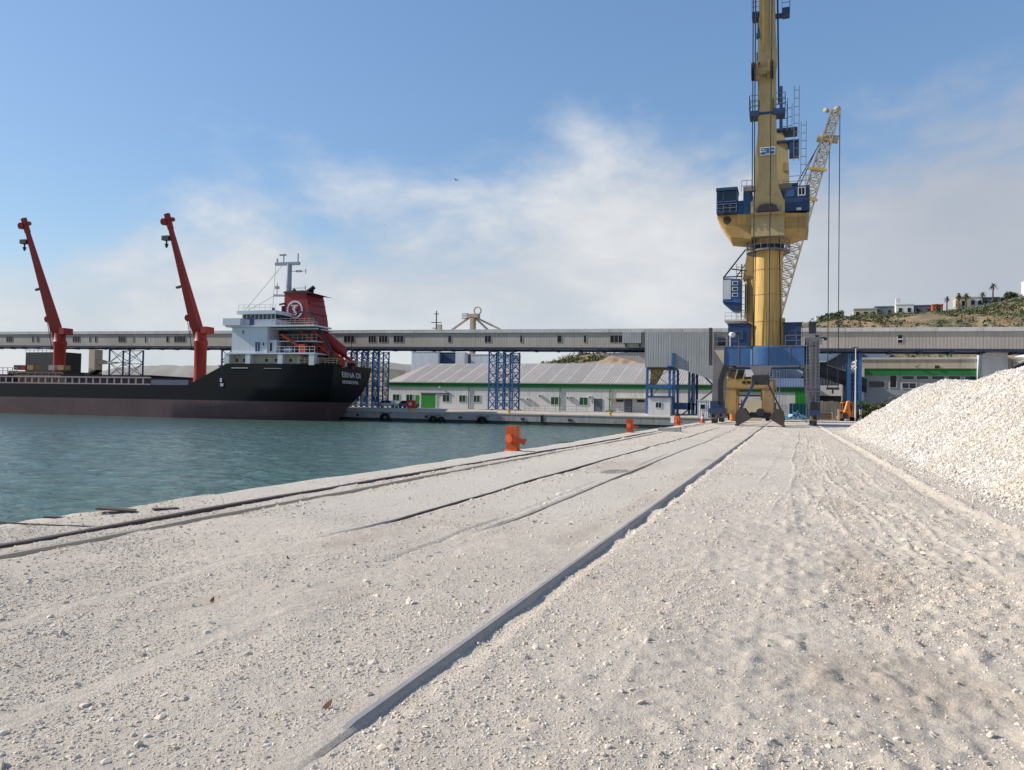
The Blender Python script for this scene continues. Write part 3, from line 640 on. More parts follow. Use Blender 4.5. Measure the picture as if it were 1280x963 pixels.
GW = [(-167.2, -165.2), (-159.2, -158.7), (-157.8, -157.0), (-147.0, -144.9), (-142.2, -141.8), (-140.6, -140.1), (-134.0, -132.1), (-129.9, -129.7), (-126.8, -126.4), (-121.1, -120.5), (-119.0, -116.1), (-78.7, -76.5), (-73.4, -71.9), (-71.2, -69.5), (-68.2, -66.2), (-57.2, -56.6), (-50.2, -49.0), (-43.6, -43.2), (-36.9, -36.2), (-32.3, -31.9), (-27.8, -25.8), (3.8, 4.4), (15.1, 15.7), (36, 36.7), (48, 49.2), (-182, -180.5), (-175, -174.4)]
for a, b_ in GW:
    f = B(); h0, h1 = 1.12, 2.28; t = 0.07
    sl_box(f, a - t, b_ + t, -0.05, 0.02, h0 - t, h0); sl_box(f, a - t, b_ + t, -0.05, 0.02, h1, h1 + t); sl_box(f, a - t, a, -0.05, 0.02, h0, h1); sl_box(f, b_, b_ + t, -0.05, 0.02, h0, h1)
    n = int((b_ - a) / 0.75)
    for j in range(n): c = a + (b_ - a) * (j + 1) / (n + 1); sl_box(f, c - 0.03, c + 0.03, -0.05, 0.02, h0, h1)
    o = f.build('window', 'gallery', gr); sl_box(B(), a, b_, -0.02, -0.008, h0, h1).build('pane', 'dark_window', o)
sl_box(B(), 15.0, 15.8, -0.09, -0.052, 1.62, 1.8).build('window_bar', 'white_paint', gr)
sl_box(B(), -25.6, -22.6, -0.6, -0.003, 0.66, 2.4).build('side_box', 'gallery_grey', gr)
for X in (-25.2, -22.9): sl_box(B(), X, X + 0.15, -0.5, -0.02, 2.4, 3.0).build('bracket', 'dark_steel', gr)
# roof-top walkway rail
b = B()
for X in np.arange(-120, 60, 9.0): b.bar((X, 2, gt(X)), (X, 2, gt(X) + 0.28), 0.12)
b.build('roof_vents', 'gallery_roof', gr)

# transfer house dropping below the gallery
tr = root('transfer_house', 'tall grey corrugated transfer house hanging below the gallery', 'transfer house', (-16.4, 124.2, 0))
TX = lambda X: X + 16.4
for k in range(5):
    a, b_ = -21.9 + k * 2.16, -21.9 + (k + 1) * 2.16
    def bz(X): return 7.95 if X < -16.8 else 7.95 + (X + 16.8) / 5.8 * -2.1
    B().prism([(TX(a) + 0.01, bz(a)), (TX(b_) - 0.01, bz(b_)), (TX(b_) - 0.01, gt(b_) - 0.64), (TX(a) + 0.01, gt(a) - 0.64)], 0, 0.12).build('wall_panel', 'gallery_grey', tr)
B().prism([(TX(-21.88), 7.98), (TX(-16.8), 7.98), (TX(-11.1), 5.9), (TX(-11.1), 10.0), (TX(-21.88), 10.0)], 0.12, 5.2).build('body', 'gallery_grey', tr)
B().prism([(TX(-29.0), 10.35), (TX(-22.0), 8.6), (TX(-22.0), 10.45)], 1.0, 4.4).build('sloped_duct', 'gallery', tr)
B().prism([(TX(-20.9), 7.9), (TX(-18.9), 7.9), (TX(-20.3), 5.2), (TX(-21.2), 5.2)], 0.6, 2.0).build('chute', 'crane_ochre', tr)
B().box(TX(-21.6), TX(-17.2), -0.1, 5.0, 7.7, 7.95).build('floor_beam', 'dark_steel', tr)
for X in (-21.5, -17.9, -17.2, -14.8, -14.1):
    for yq in (0.3, 4.7):
        B().box(TX(X) - 0.18, TX(X) + 0.18, yq - 0.18, yq + 0.18, 0.0, 7.7 if X < -15 else 7.2).build('leg', 'steel_blue' if X < -17 else 'steel_blue_dark', tr)
B().box(TX(-21.3), TX(-17.4), 0.05, 0.5, 4.6, 5.1).build('cross_beam', 'steel_blue', tr)
B().box(TX(-17.0), TX(-14.0), 0.1, 0.4, 4.7, 5.0).build('cross_beam', 'steel_blue_dark', tr)
B().box(TX(-17.1), TX(-14.0), 0.12, 0.9, 1.2, 2.3).build('gear_box', 'steel_blue_dark', tr)
b = B(); b.bar((TX(-21.3), 0.3, 5.1), (TX(-18), 0.3, 7.6), 0.08).bar((TX(-18), 0.32, 5.1), (TX(-21.3), 0.32, 7.6), 0.08).bar((TX(-21.3), 0.3, 0.1), (TX(-19.7), 0.3, 2.4), 0.14).bar((TX(-19.7), 0.3, 4.6), (TX(-21.3), 0.3, 2.4), 0.1)
b.bar((TX(-13), 0.3, 7.0), (TX(-11), 0.3, 5.0), 0.25).bar((TX(-16), 0.3, 0.3), (TX(-11.2), 0.3, 4.2), 0.2).bar((TX(-14.8), 0.4, 0.3), (TX(-14.1), 0.4, 7), 0.1)
b.build('bracing', 'steel_blue_dark', tr)
B().box(TX(-18.2), TX(-17.0), -0.5, 0.1, 7.95, 8.2).box(TX(-17.5), TX(-17.1), -0.4, 0.0, 8.2, 10.2).build('hoist_bracket', 'steel_blue', tr)
B().box(TX(-11.1), TX(-9.9), 0.2, 4.8, 0.0, 13.0).build('end_column', 'leg_grey', tr)
# control hut under it
r = root('control_hut', 'small white hut with one dark window under the transfer house', 'hut', (-19.3, 122.9, 0.05))
B().box(-1.75, 1.75, 0, 2.4, 0, 3.0).build('wall', 'wall_white', r); B().box(-1.95, 1.95, -0.2, 2.6, 3.0, 3.25).build('roof', 'steel_blue_dark', r)
window(-0.5, 0.35, 1.4, 2.2, 'dark_window', 'white_paint', 1, r, 0.0)
r = root('ticket_booth', 'narrow pale booth with a dark window beside the transfer house legs', 'booth', (-12.2, 113.6, 0.0))
B().box(-0.8, 0.8, 0, 1.6, 0, 2.6).build('wall', 'container_white', r); B().box(-0.9, 0.9, -0.1, 1.7, 2.6, 2.72).build('roof', 'white_paint', r); window(-0.35, 0.35, 1.3, 2.0, 'dark_window', 'white_paint', 0, r, 0.0)
r.location = (-12.4, 121.8, 0.05)
r = root('pump_cabin', 'pale pink cabin with dark opening beside the crane leg', 'cabin', (-9.6, 122.4, 0.05))
B().box(-1.3, 1.3, 0, 2, 0, 2.9).build('wall', 'house_tan', r); B().box(-1.0, 1.0, -0.04, 0.0, 1.7, 2.7).build('opening', 'dark_window', r); B().box(-1.4, 1.4, -0.2, 2.1, 2.9, 3.02).build('roof', 'dark_steel', r)

# lattice support towers
def lattice_tower(X, yc, base, top, wdt, dep, label, nbay, m='steel_blue', t=0.26):
    r = root('support_tower', label, 'lattice tower', (X, yc, base), group='blue lattice towers under the gallery'); h = top - base
    for sx in (-1, 1):
        for sy in (-1, 1): B().box(sx * wdt / 2 - t / 2, sx * wdt / 2 + t / 2, sy * dep / 2 - t / 2, sy * dep / 2 + t / 2, 0, h).build('leg', m, r)
    for sy in (-1, 1):
        b = B()
        for k in range(nbay):
            z0, z1 = h * k / nbay, h * (k + 1) / nbay; y_ = sy * dep / 2
            b.bar((-wdt / 2, y_, z0), (wdt / 2, y_, z1), 0.085).bar((wdt / 2, y_ + 0.03, z0), (-wdt / 2, y_ + 0.03, z1), 0.085).bar((-wdt / 2, y_, z1 - 0.1), (wdt / 2, y_, z1 - 0.1), 0.12)
        b.build('face_bracing', m, r)
    for sx in (-1, 1):
        b = B()
        for k in range(nbay):
            z0, z1 = h * k / nbay, h * (k + 1) / nbay; x_ = sx * wdt / 2
            b.bar((x_, -dep / 2, z0), (x_, dep / 2, z1), 0.085).bar((x_ + 0.03, dep / 2, z0), (x_ + 0.03, -dep / 2, z1), 0.085)
        b.build('side_bracing', m, r)
    for sx in (-1, 1): B().box(sx * wdt / 2 - 0.45, sx * wdt / 2 + 0.45, -dep / 2 - 0.4, dep / 2 + 0.4, -0.6, 0.0).build('footing', 'concrete', r)
    return r
GB = lambda X: gt(X) - 3.8
lattice_tower(-48.6, 127.2, 0.65, GB(-48.6), 1.7, 3.6, 'blue lattice tower under the gallery before the white warehouse wall', 6, t=0.22)
lattice_tower(-45.9, 127.2, 0.65, GB(-45.9), 1.7, 3.6, 'second blue lattice tower paired beside the one before the warehouse', 6, t=0.22)
for i, X in enumerate((-79.0, -76.6, -74.2, -71.9)):
    lattice_tower(X, 127.2, 0.55, GB(X), 1.2, 3.6, ['blue lattice tower nearest over the ship stern', 'blue lattice tower standing second along from the ship stern', 'blue lattice tower standing third along from the ship stern', 'blue lattice tower standing closest to the warehouse corner'][i], 6, t=0.2)
lattice_tower(-134.0, 127.2, 0.55, GB(-134), 5.6, 3.6, 'broad cross-braced tower under the gallery between the ship cranes', 4, 'steel_blue_dark')
lattice_tower(-106.0, 127.2, 0.55, GB(-106), 2.4, 3.6, 'slim cross-braced tower hidden partly behind the ship crane', 5, 'steel_blue_dark')
lattice_tower(9.35, 127.2, 0.3, GB(9.3), 1.5, 3.4, 'bright blue lattice column beside the loader and shrubs', 7, t=0.42)
lattice_tower(33.0, 127.2, 0.3, GB(33), 1.6, 3.4, 'blue lattice column beyond the stone heap', 7, t=0.3)

# ================================================================ SHIP
sh = root('cargo_ship', 'black and dark red cargo ship with white bridge and red funnel moored across the basin', 'ship', (-66.0, 115.5, WZ), R(3.5))
HB = 8.5                                            # half beam; local x runs aft-positive, near side is y = -HB
stat = []                                           # x at waterline .. deck, half-breadths
def half(xl, zf):                                   # zf 0 keel-ish .. 1 deck
    aft = np.clip((-xl + 4.2) / 16.0, 0, 1) ** (0.42 if zf > 0.5 else 0.6); fwd = np.clip((xl + 112) / 20.0, 0, 1) ** 0.6
    return HB * min(1.0, aft * (0.62 + 0.38 * zf) if xl > -12 else 1.0) * fwd
def deck_z(xl):
    if xl > -25.6: return 9.35
    if xl > -31.5: return 5.6 + (xl + 31.5) / 5.9 * 3.75
    return 5.6
def stern_limit(z):                                 # aft end of the hull at height z
    return float(np.interp(z, [-4, 0.0, 2.0, 4.6, 6.9, 9.4], [-10.6, -8.2, -7.6, -5.8, -4.9, -4.5]))
def TW(z): return float(np.interp(z, [-4, 0, 2.5, 4.6, 7, 9.4], [0.1, 0.25, 0.45, 0.66, 0.76, 0.8]))
zl = [-4, -1.5, 0, 1.6, 3.1, 4.4, 5.6, 7.2, 9.35]
xsn = [0.0, 0.012, 0.03, 0.055, 0.09, 0.13, 0.18, 0.25, 0.262, 0.275, 0.288, 0.301, 0.314, 0.45, 0.65, 0.85, 0.92, 0.96, 1.0]
def hull_strip(z0i, z1i, name, m):
    b = B()
    for side in (-1, 1):
        rows = []
        for zi in range(z0i, z1i + 1):
            row = []
            for s in xsn:
                xs_ = stern_limit(zl[zi]); xl = xs_ + (-112 - xs_) * s; z = min(zl[zi], deck_z(xl)); zf = np.clip(zl[zi] / 9.35, 0, 1)
                e = np.clip((xs_ - xl) / (14.0 if zi < 5 else 7.0), 0, 1); hb = HB * (TW(zl[zi]) + (1 - TW(zl[zi])) * (1 - (1 - e) ** 2.4)) * (1 if zi >= 3 else 0.9 + 0.1 * zf + 0.1 * (s > .2)) * np.clip((xl + 112) / 18.0, 0, 1) ** 0.55
                row.append((xl, side * hb, z))
            rows.append(row)
        for a, c in zip(rows[:-1], rows[1:]):
            for k in range(len(xsn) - 1): b.quad([a[k], a[k + 1], c[k + 1], c[k]])
    for zi in range(z0i, z1i):                      # transom
        pts = []
        for zz, s in ((zi, -1), (zi, 1), (zi + 1, 1), (zi + 1, -1)):
            x_ = stern_limit(zl[zz]); zf = np.clip(zl[zz] / 9.35, 0, 1); hb = HB * TW(zl[zz]) * (1 if zz >= 3 else 0.9 + 0.1 * zf); pts.append((x_, s * hb, zl[zz]))
        b.quad(pts)
    import bmesh
    o = b.build(name, m, sh)
    bm = bmesh.new(); bm.from_mesh(o.data); bmesh.ops.remove_doubles(bm, verts=bm.verts, dist=0.002); bmesh.ops.recalc_face_normals(bm, faces=bm.faces); bm.to_mesh(o.data); bm.free()
    o.data.polygons.foreach_set('use_smooth', [True] * len(o.data.polygons)); o.data.set_sharp_from_angle(angle=R(35)); return o
hull_strip(0, 4, 'hull_bottom', 'hull_red'); hull = hull_strip(4, 8, 'hull_topsides', 'hull_black')
B().box(-104, -31.0, -8.3, 8.3, 5.2, 5.45).box(-27, -4.9, -6.4, 6.4, 8.9, 9.15).build('deck', 'deck_brown', sh)
# white scratches of the draught marks and old name on the topsides
B().box(-22.8, -19.6, -8.55, -8.52, 8.55, 8.68).build('paint_mark', 'letter_white', hull); B().box(-16.5, -13.2, -8.55, -8.52, 8.5, 8.6).build('paint_mark', 'rail_pink', hull)
B().box(-25.0, -24.6, -8.56, -8.52, 6.2, 6.9).build('paint_mark', 'letter_white', hull); B().box(-24.9, -24.3, -8.56, -8.52, 5.5, 6.0).build('paint_mark', 'letter_white', hull)
# bulwark rail along the main deck
b = B()
for X in np.arange(-103, -39.5, 1.55): b.box(X, X + 0.28, -8.42, -8.30, 5.6, 6.75)
b.box(-103, -39.3, -8.46, -8.26, 6.75, 6.98); b.box(-103, -39.3, -8.45, -8.27, 5.6, 5.8); b.build('bulwark_rail', 'rail_pink', sh)
B().box(-39.2, -31.5, -8.4, -8.25, 5.58, 6.5).build('bulwark', 'house_grey', sh)
# hatches on the main deck
for i, (a, c) in enumerate(((-104, -90), (-88, -74.5), (-61, -41))):
    hc = B().box(a, c, -6.4, 6.4, 5.45, 6.9).build('hatch_coaming', 'hull_red', sh)
    for k in range(4): B().box(a + (c - a) * k / 4 + 0.05, a + (c - a) * (k + 1) / 4 - 0.05, -6.6, 6.6, 6.9, 7.35).build('hatch_cover', 'hull_black', hc)
# crane-foot deckhouse with machinery
dh = B().box(-75.8, -62.6, -4.6, 4.6, 5.45, 8.0).build('mast_house', 'deck_brown', sh)
for k, (xx, zz, m) in enumerate(((-74.5, 8.3, 'deck_brown'), (-71.2, 8.3, 'crane_ochre'), (-66.0, 8.3, 'rail_pink'), (-63.8, 8.3, 'crane_ochre'), (-73.0, 8.3, 'ship_red'))):
    B().box(xx - 0.7, xx + 0.7, -4.0, -2.4, zz, zz + 0.9).build('winch', m, dh)
b = B(); b.railing([(-75.8, -4.6, 6.6), (-62.6, -4.6, 6.6)], 1.1, 1.6, 0.08); b.railing([(-79, -6, 7.4), (-72, -6, 7.4)], 1.2, 1.2, 0.09); b.build('rails', 'rail_pink', dh)
B().prism([(-62.4, 7.0), (-58.6, 8.4), (-57.8, 8.5), (-58.4, 8.1), (-62.0, 6.4)], -1.5, 0.0).build('boom_rest', 'dark_steel', dh)
# deck cranes
def deck_crane(xl, top, tipx, tipz, r0=1.08, nm=0):
    c = B().lathe([(r0 * 1.1, 5.3), (r0 * 1.05, 7.2), (r0, 7.6), (r0, top - 2.5), (r0 * 1.15, top - 2.2), (r0 * 1.15, top - 1.6), (r0, top - 1.4), (r0 * 0.92, top), (0, top)], (xl, 0, 0), 20).build('deck_crane', 'crane_red', sh, True)
    piv = Vector((xl - 0.3, 0, top - 1.0)); tip = Vector((tipx, -3.5, tipz)); d = (tip - piv)
    bm_ = B(); sec = []
    for t, wd in ((-0.02, 1.1), (0.10, 1.65), (0.22, 1.5), (0.5, 1.15), (0.8, 0.8), (0.97, 0.62)):
        p = piv + d * t; sec.append((p, wd))
    side = Vector((0, 1, 0)); nrm = d.cross(side).normalized(); side = nrm.cross(d).normalized()
    rings = [[p + nrm * (wd * 0.5) * a + side * (wd * 0.42) * c_ for a, c_ in ((-1, -1), (1, -1), (1, 1), (-1, 1))] for p, wd in sec]
    for q0, q1 in zip(rings[:-1], rings[1:]):
        for k in range(4): bm_.quad([q0[k], q0[(k + 1) % 4], q1[(k + 1) % 4], q1[k]])
    bm_.quad(rings[0]); bm_.quad(rings[-1]); bm_.build('boom', 'crane_red', c)
    h = B(); e = piv + d * 0.97; h.bar(e - d.normalized() * 1.6, e + d.normalized() * 1.3, 0.9, 0.6); h.tube(e + nrm * 0.8 + side * 0.5, e + nrm * 0.8 - side * 0.5, 0.65, n=12); h.tube(e - nrm * 0.9 + side * 0.2, e - nrm * 0.9 - side * 0.2, 0.4, n=10); h.build('sheave_head', 'crane_red', c)
    k1 = piv + d * 0.83 - nrm * 1.35; s_ = 1 if nrm.x < 0 else -1
    k1 = piv + d * 0.84 + nrm * (1.35 * s_); h = B(); h.box(k1.x - 0.75, k1.x + 0.75, k1.y - 0.5, k1.y + 0.5, k1.z - 0.35, k1.z + 0.45); h.tube(k1, k1 - Vector((0, 0, 1.5)), 0.14, n=8); h.tube(k1 - Vector((0, 0, 1.0)), k1 - Vector((0, 0, 1.7)), 0.35, 0.15, n=8); h.build('hook_block', 'dark_steel', c)
    k2 = piv + d * 0.44 + nrm * (1.1 * s_); B().bar(k2 - nrm * (0.9 * s_), k2 + nrm * (0.9 * s_), 0.5, 0.35).build('lamp_bracket', 'dark_steel', c)
    k3 = piv + d * 0.18 + nrm * (1.2 * s_); B().tube(k3 - side * 0.3, k3 + side * 0.3, 0.65, n=10).build('winch_drum', 'crane_red', c)
    B().path([k3, piv + d * 0.05 + nrm * (1.6 * s_)], 0.06).path([k3 + nrm * 0.3, piv + nrm * (1.7 * s_) - Vector((0, 0, 1.5))], 0.06).build('wire', 'rope', c)
    B().box(xl + r0 * 0.7, xl + r0 + 0.9, -1.1, 1.1, top - 0.2, top + 1.0).build('counter_lug', 'crane_red', c)
    return c
deck_crane(-68.4, 15.6, -74.3, 37.2); deck_crane(-35.8, 15.5, -40.9, 36.3)
# accommodation block
sup = B().box(-25.0, -17.0, -7.9, 7.9, 11.2, 15.55).build('superstructure', 'ship_white', sh)
B().box(-17.0, -15.3, -7.4, 7.4, 11.2, 13.4).build('deckhouse', 'ship_white', sup); B().box(-17.0, -10.5, -4.6, 4.6, 9.1, 15.2).build('casing', 'wall_grey', sup)
B().box(-26.2, -15, -8.3, 8.3, 10.95, 11.2).box(-15, -6.2, -8.3, 1.0, 10.95, 11.2).build('boat_deck', 'ship_white', sup)
B().box(-25.8, -10.0, -7.2, 7.2, 9.15, 10.95).build('poop_house', 'cream', sup)
for xx in (-25.8, -21.0, -13.8, -7.0): B().box(xx - 0.55, xx + 0.55, -8.25, -7.2, 9.15, 10.95).build('side_frame', 'ship_white', sup)
for xx in (-24.3, -22.6, -17.6, -15.4, -12.2, -9.9): B().tube((xx, -7.18, 10.0), (xx, -7.3, 10.0), 0.28, n=12).build('porthole', 'dark_window', sup)
window(-19.6, -18.5, 11.4, 13.0, 'glass_blue', 'ship_white', 1, sup, -7.9, 'door')
window(-17.95, -17.6, 12.4, 12.9, 'dark_window', 'ship_white', 0, sup, -7.9); window(-22.6, -22.3, 14.4, 15.0, 'dark_window', 'ship_white', 0, sup, -7.9)
window(-16.7, -16.2, 11.5, 12.9, 'dark_window', 'ship_white', 0, sup, -7.4, 'door')
# open decks aft of the block
for zz in (13.1, 15.2):
    B().box(-16.9, -6.9, -7.0, -1.5, zz, zz + 0.15).build('deck_slab', 'ship_white', sup); B().railing([(-15.2 if zz < 14 else -16.5, -6.9, zz + .15), (-6.9, -6.9, zz + .15)], 1.0, 1.1, 0.06, 2).build('deck_rail', 'rail_pink', sup)
B().railing([(-15.2, -8.1, 11.2), (-6.4, -8.1, 11.2)], 1.0, 1.1, 0.06, 2).build('deck_rail', 'ship_white', sup)
for xx in (-14.2, -11.6, -9.2): B().box(xx - 0.35, xx + 0.35, -6.9, -6.6, 11.2, 13.1).build('stanchion', 'dark_steel', sup)
B().tube((-14.5, -6.6, 11.75), (-12.4, -6.6, 11.75), 0.32, n=10).build('life_raft', 'ship_white', sup)
B().box(-13.6, -9.3, -4.8, -4.62, 11.3, 13.0).build('recess_shade_panel', 'dark_window', sup)  # flat dark sheets on the casing; shade of the open decks painted in
B().box(-16.8, -8.0, -4.8, -4.62, 13.4, 15.1).build('recess_shade_panel', 'dark_window', sup)
# bridge
br = B().box(-26.3, -15.5, -8.2, 8.2, 15.55, 15.8).box(-15.5, -6.6, -8.2, -2.5, 15.55, 15.8).build('bridge_deck', 'ship_white', sh)
B().box(-26.6, -22.6, -8.6, 8.6, 15.8, 17.0).build('bridge_wing', 'ship_white', br)
B().box(-23.6, -15.8, -7.2, 7.2, 15.8, 16.9).build('bridge_front', 'ship_white', br)
B().box(-23.5, -15.9, -7.05, 7.05, 16.9, 17.75).build('window_band', 'glass_dark', br)
B().box(-24.2, -15.4, -7.7, 7.7, 17.75, 18.35).build('bridge_roof', 'ship_white', br)
for k in range(9): xx = -23.3 + k * 0.92; B().box(xx - 0.07, xx + 0.07, -7.14, -7.05, 16.9, 17.75).build('window_post', 'ship_white', br)
B().box(-21.6, -20.6, -7.23, -7.2, 15.85, 17.3).build('bridge_door', 'glass_blue', br)
B().railing([(-24.0, -7.5, 18.35), (-15.6, -7.5, 18.35)], 1.0, 1.2, 0.05).build('roof_rail', 'ship_white', br)
B().railing([(-16.0, -8.0, 15.8), (-6.8, -8.0, 15.8)], 1.05, 1.0, 0.06, 3).build('deck_rail', 'rail_pink', br)
for xx, zz in ((-19.6, 1.0), (-17.4, 1.3)): B().tube((xx, -3, 18.35), (xx, -3, 18.35 + zz), 0.28, n=8).build('vent', 'dark_steel', br)
B().bar((-18.2, -3, 19.9), (-17.0, -3, 20.1), 0.28).build('radar', 'dark_steel', br)
# mast
ms = B().tube((-16.6, 0.0, 17), (-16.4, 0.0, 27.6), 0.62, 0.42, 10).build('radar_mast', 'wall_grey', sh, True)
b = B(); b.bar((-19.2, 0, 27.6), (-14.4, 0, 27.6), 0.6, 0.5); b.bar((-14.7, 0, 27.6), (-14.7, 0, 29.4), 0.16).bar((-18.9, 0, 27.6), (-18.9, 0, 28.6), 0.2).bar((-17.6, 0, 27.8), (-17.6, 0, 29.2), 0.14).bar((-18.4, 0, 29.2), (-17.2, 0, 29.2), 0.4, 0.25)
b.bar((-19.4, 0, 22.0), (-16.6, 0, 21.9), 0.35); b.bar((-18.8, 0, 22), (-18.8, 0, 24.2), 0.1).bar((-19.1, 0, 23.4), (-18.5, 0, 23.4), 0.5, 0.5); b.bar((-16.4, 0, 26.2), (-13.0, 0, 26.2), 0.08).bar((-15.0, 0, 26.2), (-14.0, 0, 26.2), 0.45, 0.3).bar((-13.1, 0, 25.7), (-13.1, 0, 26.6), 0.1); b.bar((-16.4, 0, 23.2), (-13.0, 0, 23.2), 0.08).bar((-13.1, 0, 22.7), (-13.1, 0, 23.6), 0.1)
b.build('yards', 'wall_grey', ms)['kind'] = 'stuff'
B().path([(-19.2, 0, 22), (-23.8, -3, 18.4)], 0.03).path([(-17.6, 0, 27.6), (-23.8, -3, 18.4)], 0.03).path([(-19.2, 0, 27.6), (-19.0, -1, 18.4)], 0.03).build('stay', 'rope', ms)
# funnel
fu = B().prism([(-16.6, 15.7), (-16.6, 21.9), (-12.4, 21.9), (-11.4, 17.6), (-11.2, 15.7)], -2.9, 2.9).build('funnel', 'ship_red', sh)
B().prism([(-16.8, 21.9), (-16.5, 22.2), (-12.8, 22.3), (-10.6, 21.7), (-12.2, 21.9)], -3.1, 3.1).build('funnel_cap', 'dark_steel', fu)
for (p, q) in (((-13.4, -1.0, 22.2), (-12.0, -1.0, 23.1)), ((-14.2, 0.6, 22.2), (-13.2, 0.6, 22.8)), ((-15.8, -1.6, 22.2), (-15.3, -1.6, 22.6))): B().tube(p, q, 0.38, n=10).build('exhaust_pipe', 'rubber', fu)
for zz in (18.4, 20.0, 21.0):
    xx = -11.4 - (zz - 17.6) * 0.2326; B().box(xx - 0.1, xx + 0.16, -2.7, 2.7, zz, zz + 0.22).build('funnel_rib', 'ship_red', fu)
def ring(b, cx, cz, r0, r1, y, n=28):
    for k in range(n):
        a0, a1 = 2 * math.pi * k / n, 2 * math.pi * (k + 1) / n
        b.quad([(cx + r0 * math.cos(a0), y, cz + r0 * math.sin(a0)), (cx + r1 * math.cos(a0), y, cz + r1 * math.sin(a0)), (cx + r1 * math.cos(a1), y, cz + r1 * math.sin(a1)), (cx + r0 * math.cos(a1), y, cz + r0 * math.sin(a1))])
b = B(); ring(b, -14.5, 19.0, 1.26, 1.58, -2.95); o = b.build('emblem_ring', 'letter_white', fu)
def text(body, size, m, name, parent, loc, rot, ext=0.01, sx=1.0):
    cu = bpy.data.curves.new(name, 'FONT'); cu.body = body; cu.size = size; cu.extrude = ext; cu.align_x = 'CENTER'; cu.align_y = 'CENTER'; cu.resolution_u = 3
    tmp = bpy.data.objects.new('tmp', cu); col.objects.link(tmp); bpy.context.view_layer.update()
    me = bpy.data.meshes.new_from_object(tmp.evaluated_get(bpy.context.evaluated_depsgraph_get())); bpy.data.objects.remove(tmp)
    me.materials.clear(); me.materials.append(MATS[m]); o = bpy.data.objects.new(name, me); col.objects.link(o); o.parent = parent
    o.location = loc; o.rotation_euler = rot; o.scale = (sx, 1, 1); o['kind'] = 'stuff'; return o
text('S', 2.3, 'letter_white', 'emblem_letter', fu, (-14.5, -2.97, 18.65), (R(90), 0, 0), 0.02)
text('T', 2.1, 'letter_white', 'emblem_letter', fu, (-14.5, -2.98, 19.0), (R(90), 0, 0), 0.02, 1.15)
sup.scale = (0.86, 1, 1); sup.location = (-1.824, 0, 0); br.scale = (0.86, 1, 1); br.location = (-1.824, 0, 0); ms.location = (-1.2, 0, 0)
# stern gear: free-fall lifeboat frame, provision crane, gangway
g = B()
for yy_ in (-3.2, -6.4):
    g.bar((-8.2, yy_, 15.3), (-1.0, yy_, 10.0), 0.5).bar((-9.6, yy_, 13.6), (-2.8, yy_, 9.3), 0.4).bar((-1.0, yy_, 10.0), (-1.0, yy_, 8.9), 0.4).bar((-5.0, yy_, 13.0), (-5.2, yy_, 9.1), 0.3).bar((-7.6, yy_, 15), (-9.2, yy_, 12.6), 0.3)
for yy_ in (-2.6, -4.8, -7.0):
    g.bar((-9.4, yy_, 15.4), (-0.8, yy_, 9.6), 0.3).bar((-8.0, yy_, 16.6), (-3.4, yy_, 12.6), 0.34).bar((-6.6, yy_, 15.2), (-6.4, yy_, 11.0), 0.26).bar((-3.4, yy_, 12.6), (-3.2, yy_, 9.2), 0.26).bar((-9.4, yy_, 12.0), (-6.4, yy_, 14.6), 0.22)
for t in (0, .25, .5, .75, 1): g.bar((-8.2 + 7.2 * t, -3.2, 15.3 - 5.3 * t), (-8.2 + 7.2 * t, -6.4, 15.3 - 5.3 * t), 0.25)
g.build('lifeboat_cradle', 'orange_red', sh).location = (-3.2, 2.2, 0)
lb = B(); lb.tube((-7.6, -4.8, 15.9), (-2.4, -4.8, 12.0), 0.95, 0.95, 12).tube((-2.4, -4.8, 12.0), (-1.4, -4.8, 11.2), 0.95, 0.2, 12); lb.build('lifeboat', 'crane_red', sh, True, (-3.2, 2.2, 0))
pc = B().bar((-8.6, -6.6, 18.2), (-5.8, -6.6, 18.0), 0.3).bar((-6.2, -6.6, 18.0), (-1.8, -6.6, 11.2), 0.38).bar((-6.9, -6.6, 16.9), (-7.6, -6.6, 15.8), 0.25).bar((-2.0, -6.6, 11.4), (-2.0, -6.6, 9), 0.5).build('stern_davit', 'dark_steel', sh, loc=(-3.4, 0.6, 0))
B().bar((-12.6, -7.3, 14.3), (-8.6, -7.3, 11.9), 0.4).box(-9.1, -8.0, -7.7, -6.9, 10.9, 12.6).build('provision_crane', 'orange_red', sh, loc=(-1.5, 0, 0))
b = B()
for k, (xx, hh) in enumerate(((-5.4, 1.5), (-3.7, 0.9), (-2.4, 1.8), (-0.4, 1.2), (1.0, 0.8), (2.2, 0.6))): B().box(xx - 0.45, xx + 0.45, -4.9 + k * 0.3, -3.9 + k * 0.3, 9.15, 9.15 + hh).build('mooring_winch', ['dark_steel', 'ship_white', 'rubber'][k % 3], sh, loc=(-5.6, 0, 0))
B().railing([(-10.2, -8.3, 9.35), (-8.0, -7.9, 9.35), (-5.8, -7.3, 9.35), (-4.7, -6.6, 9.35), (-4.6, 6.6, 9.35)], 1.0, 1.0, 0.07, 3).build('stern_rail', 'cream', sh)
B().bar((-5.0, 0, 9.4), (-5.0, 0, 14.4), 0.08).build('flag_staff', 'dark_steel', sh)
# name on the quarter
text('ERNA DI', 1.35, 'letter_white', 'ship_name', hull, (-4.60, -0.6, 7.75), (R(80), 0, R(90)), 0.06, 1.3)
text('MONROVIA', 0.85, 'letter_white', 'home_port', hull, (-4.86, -0.4, 6.55), (R(80), 0, R(90)), 0.06, 1.25)

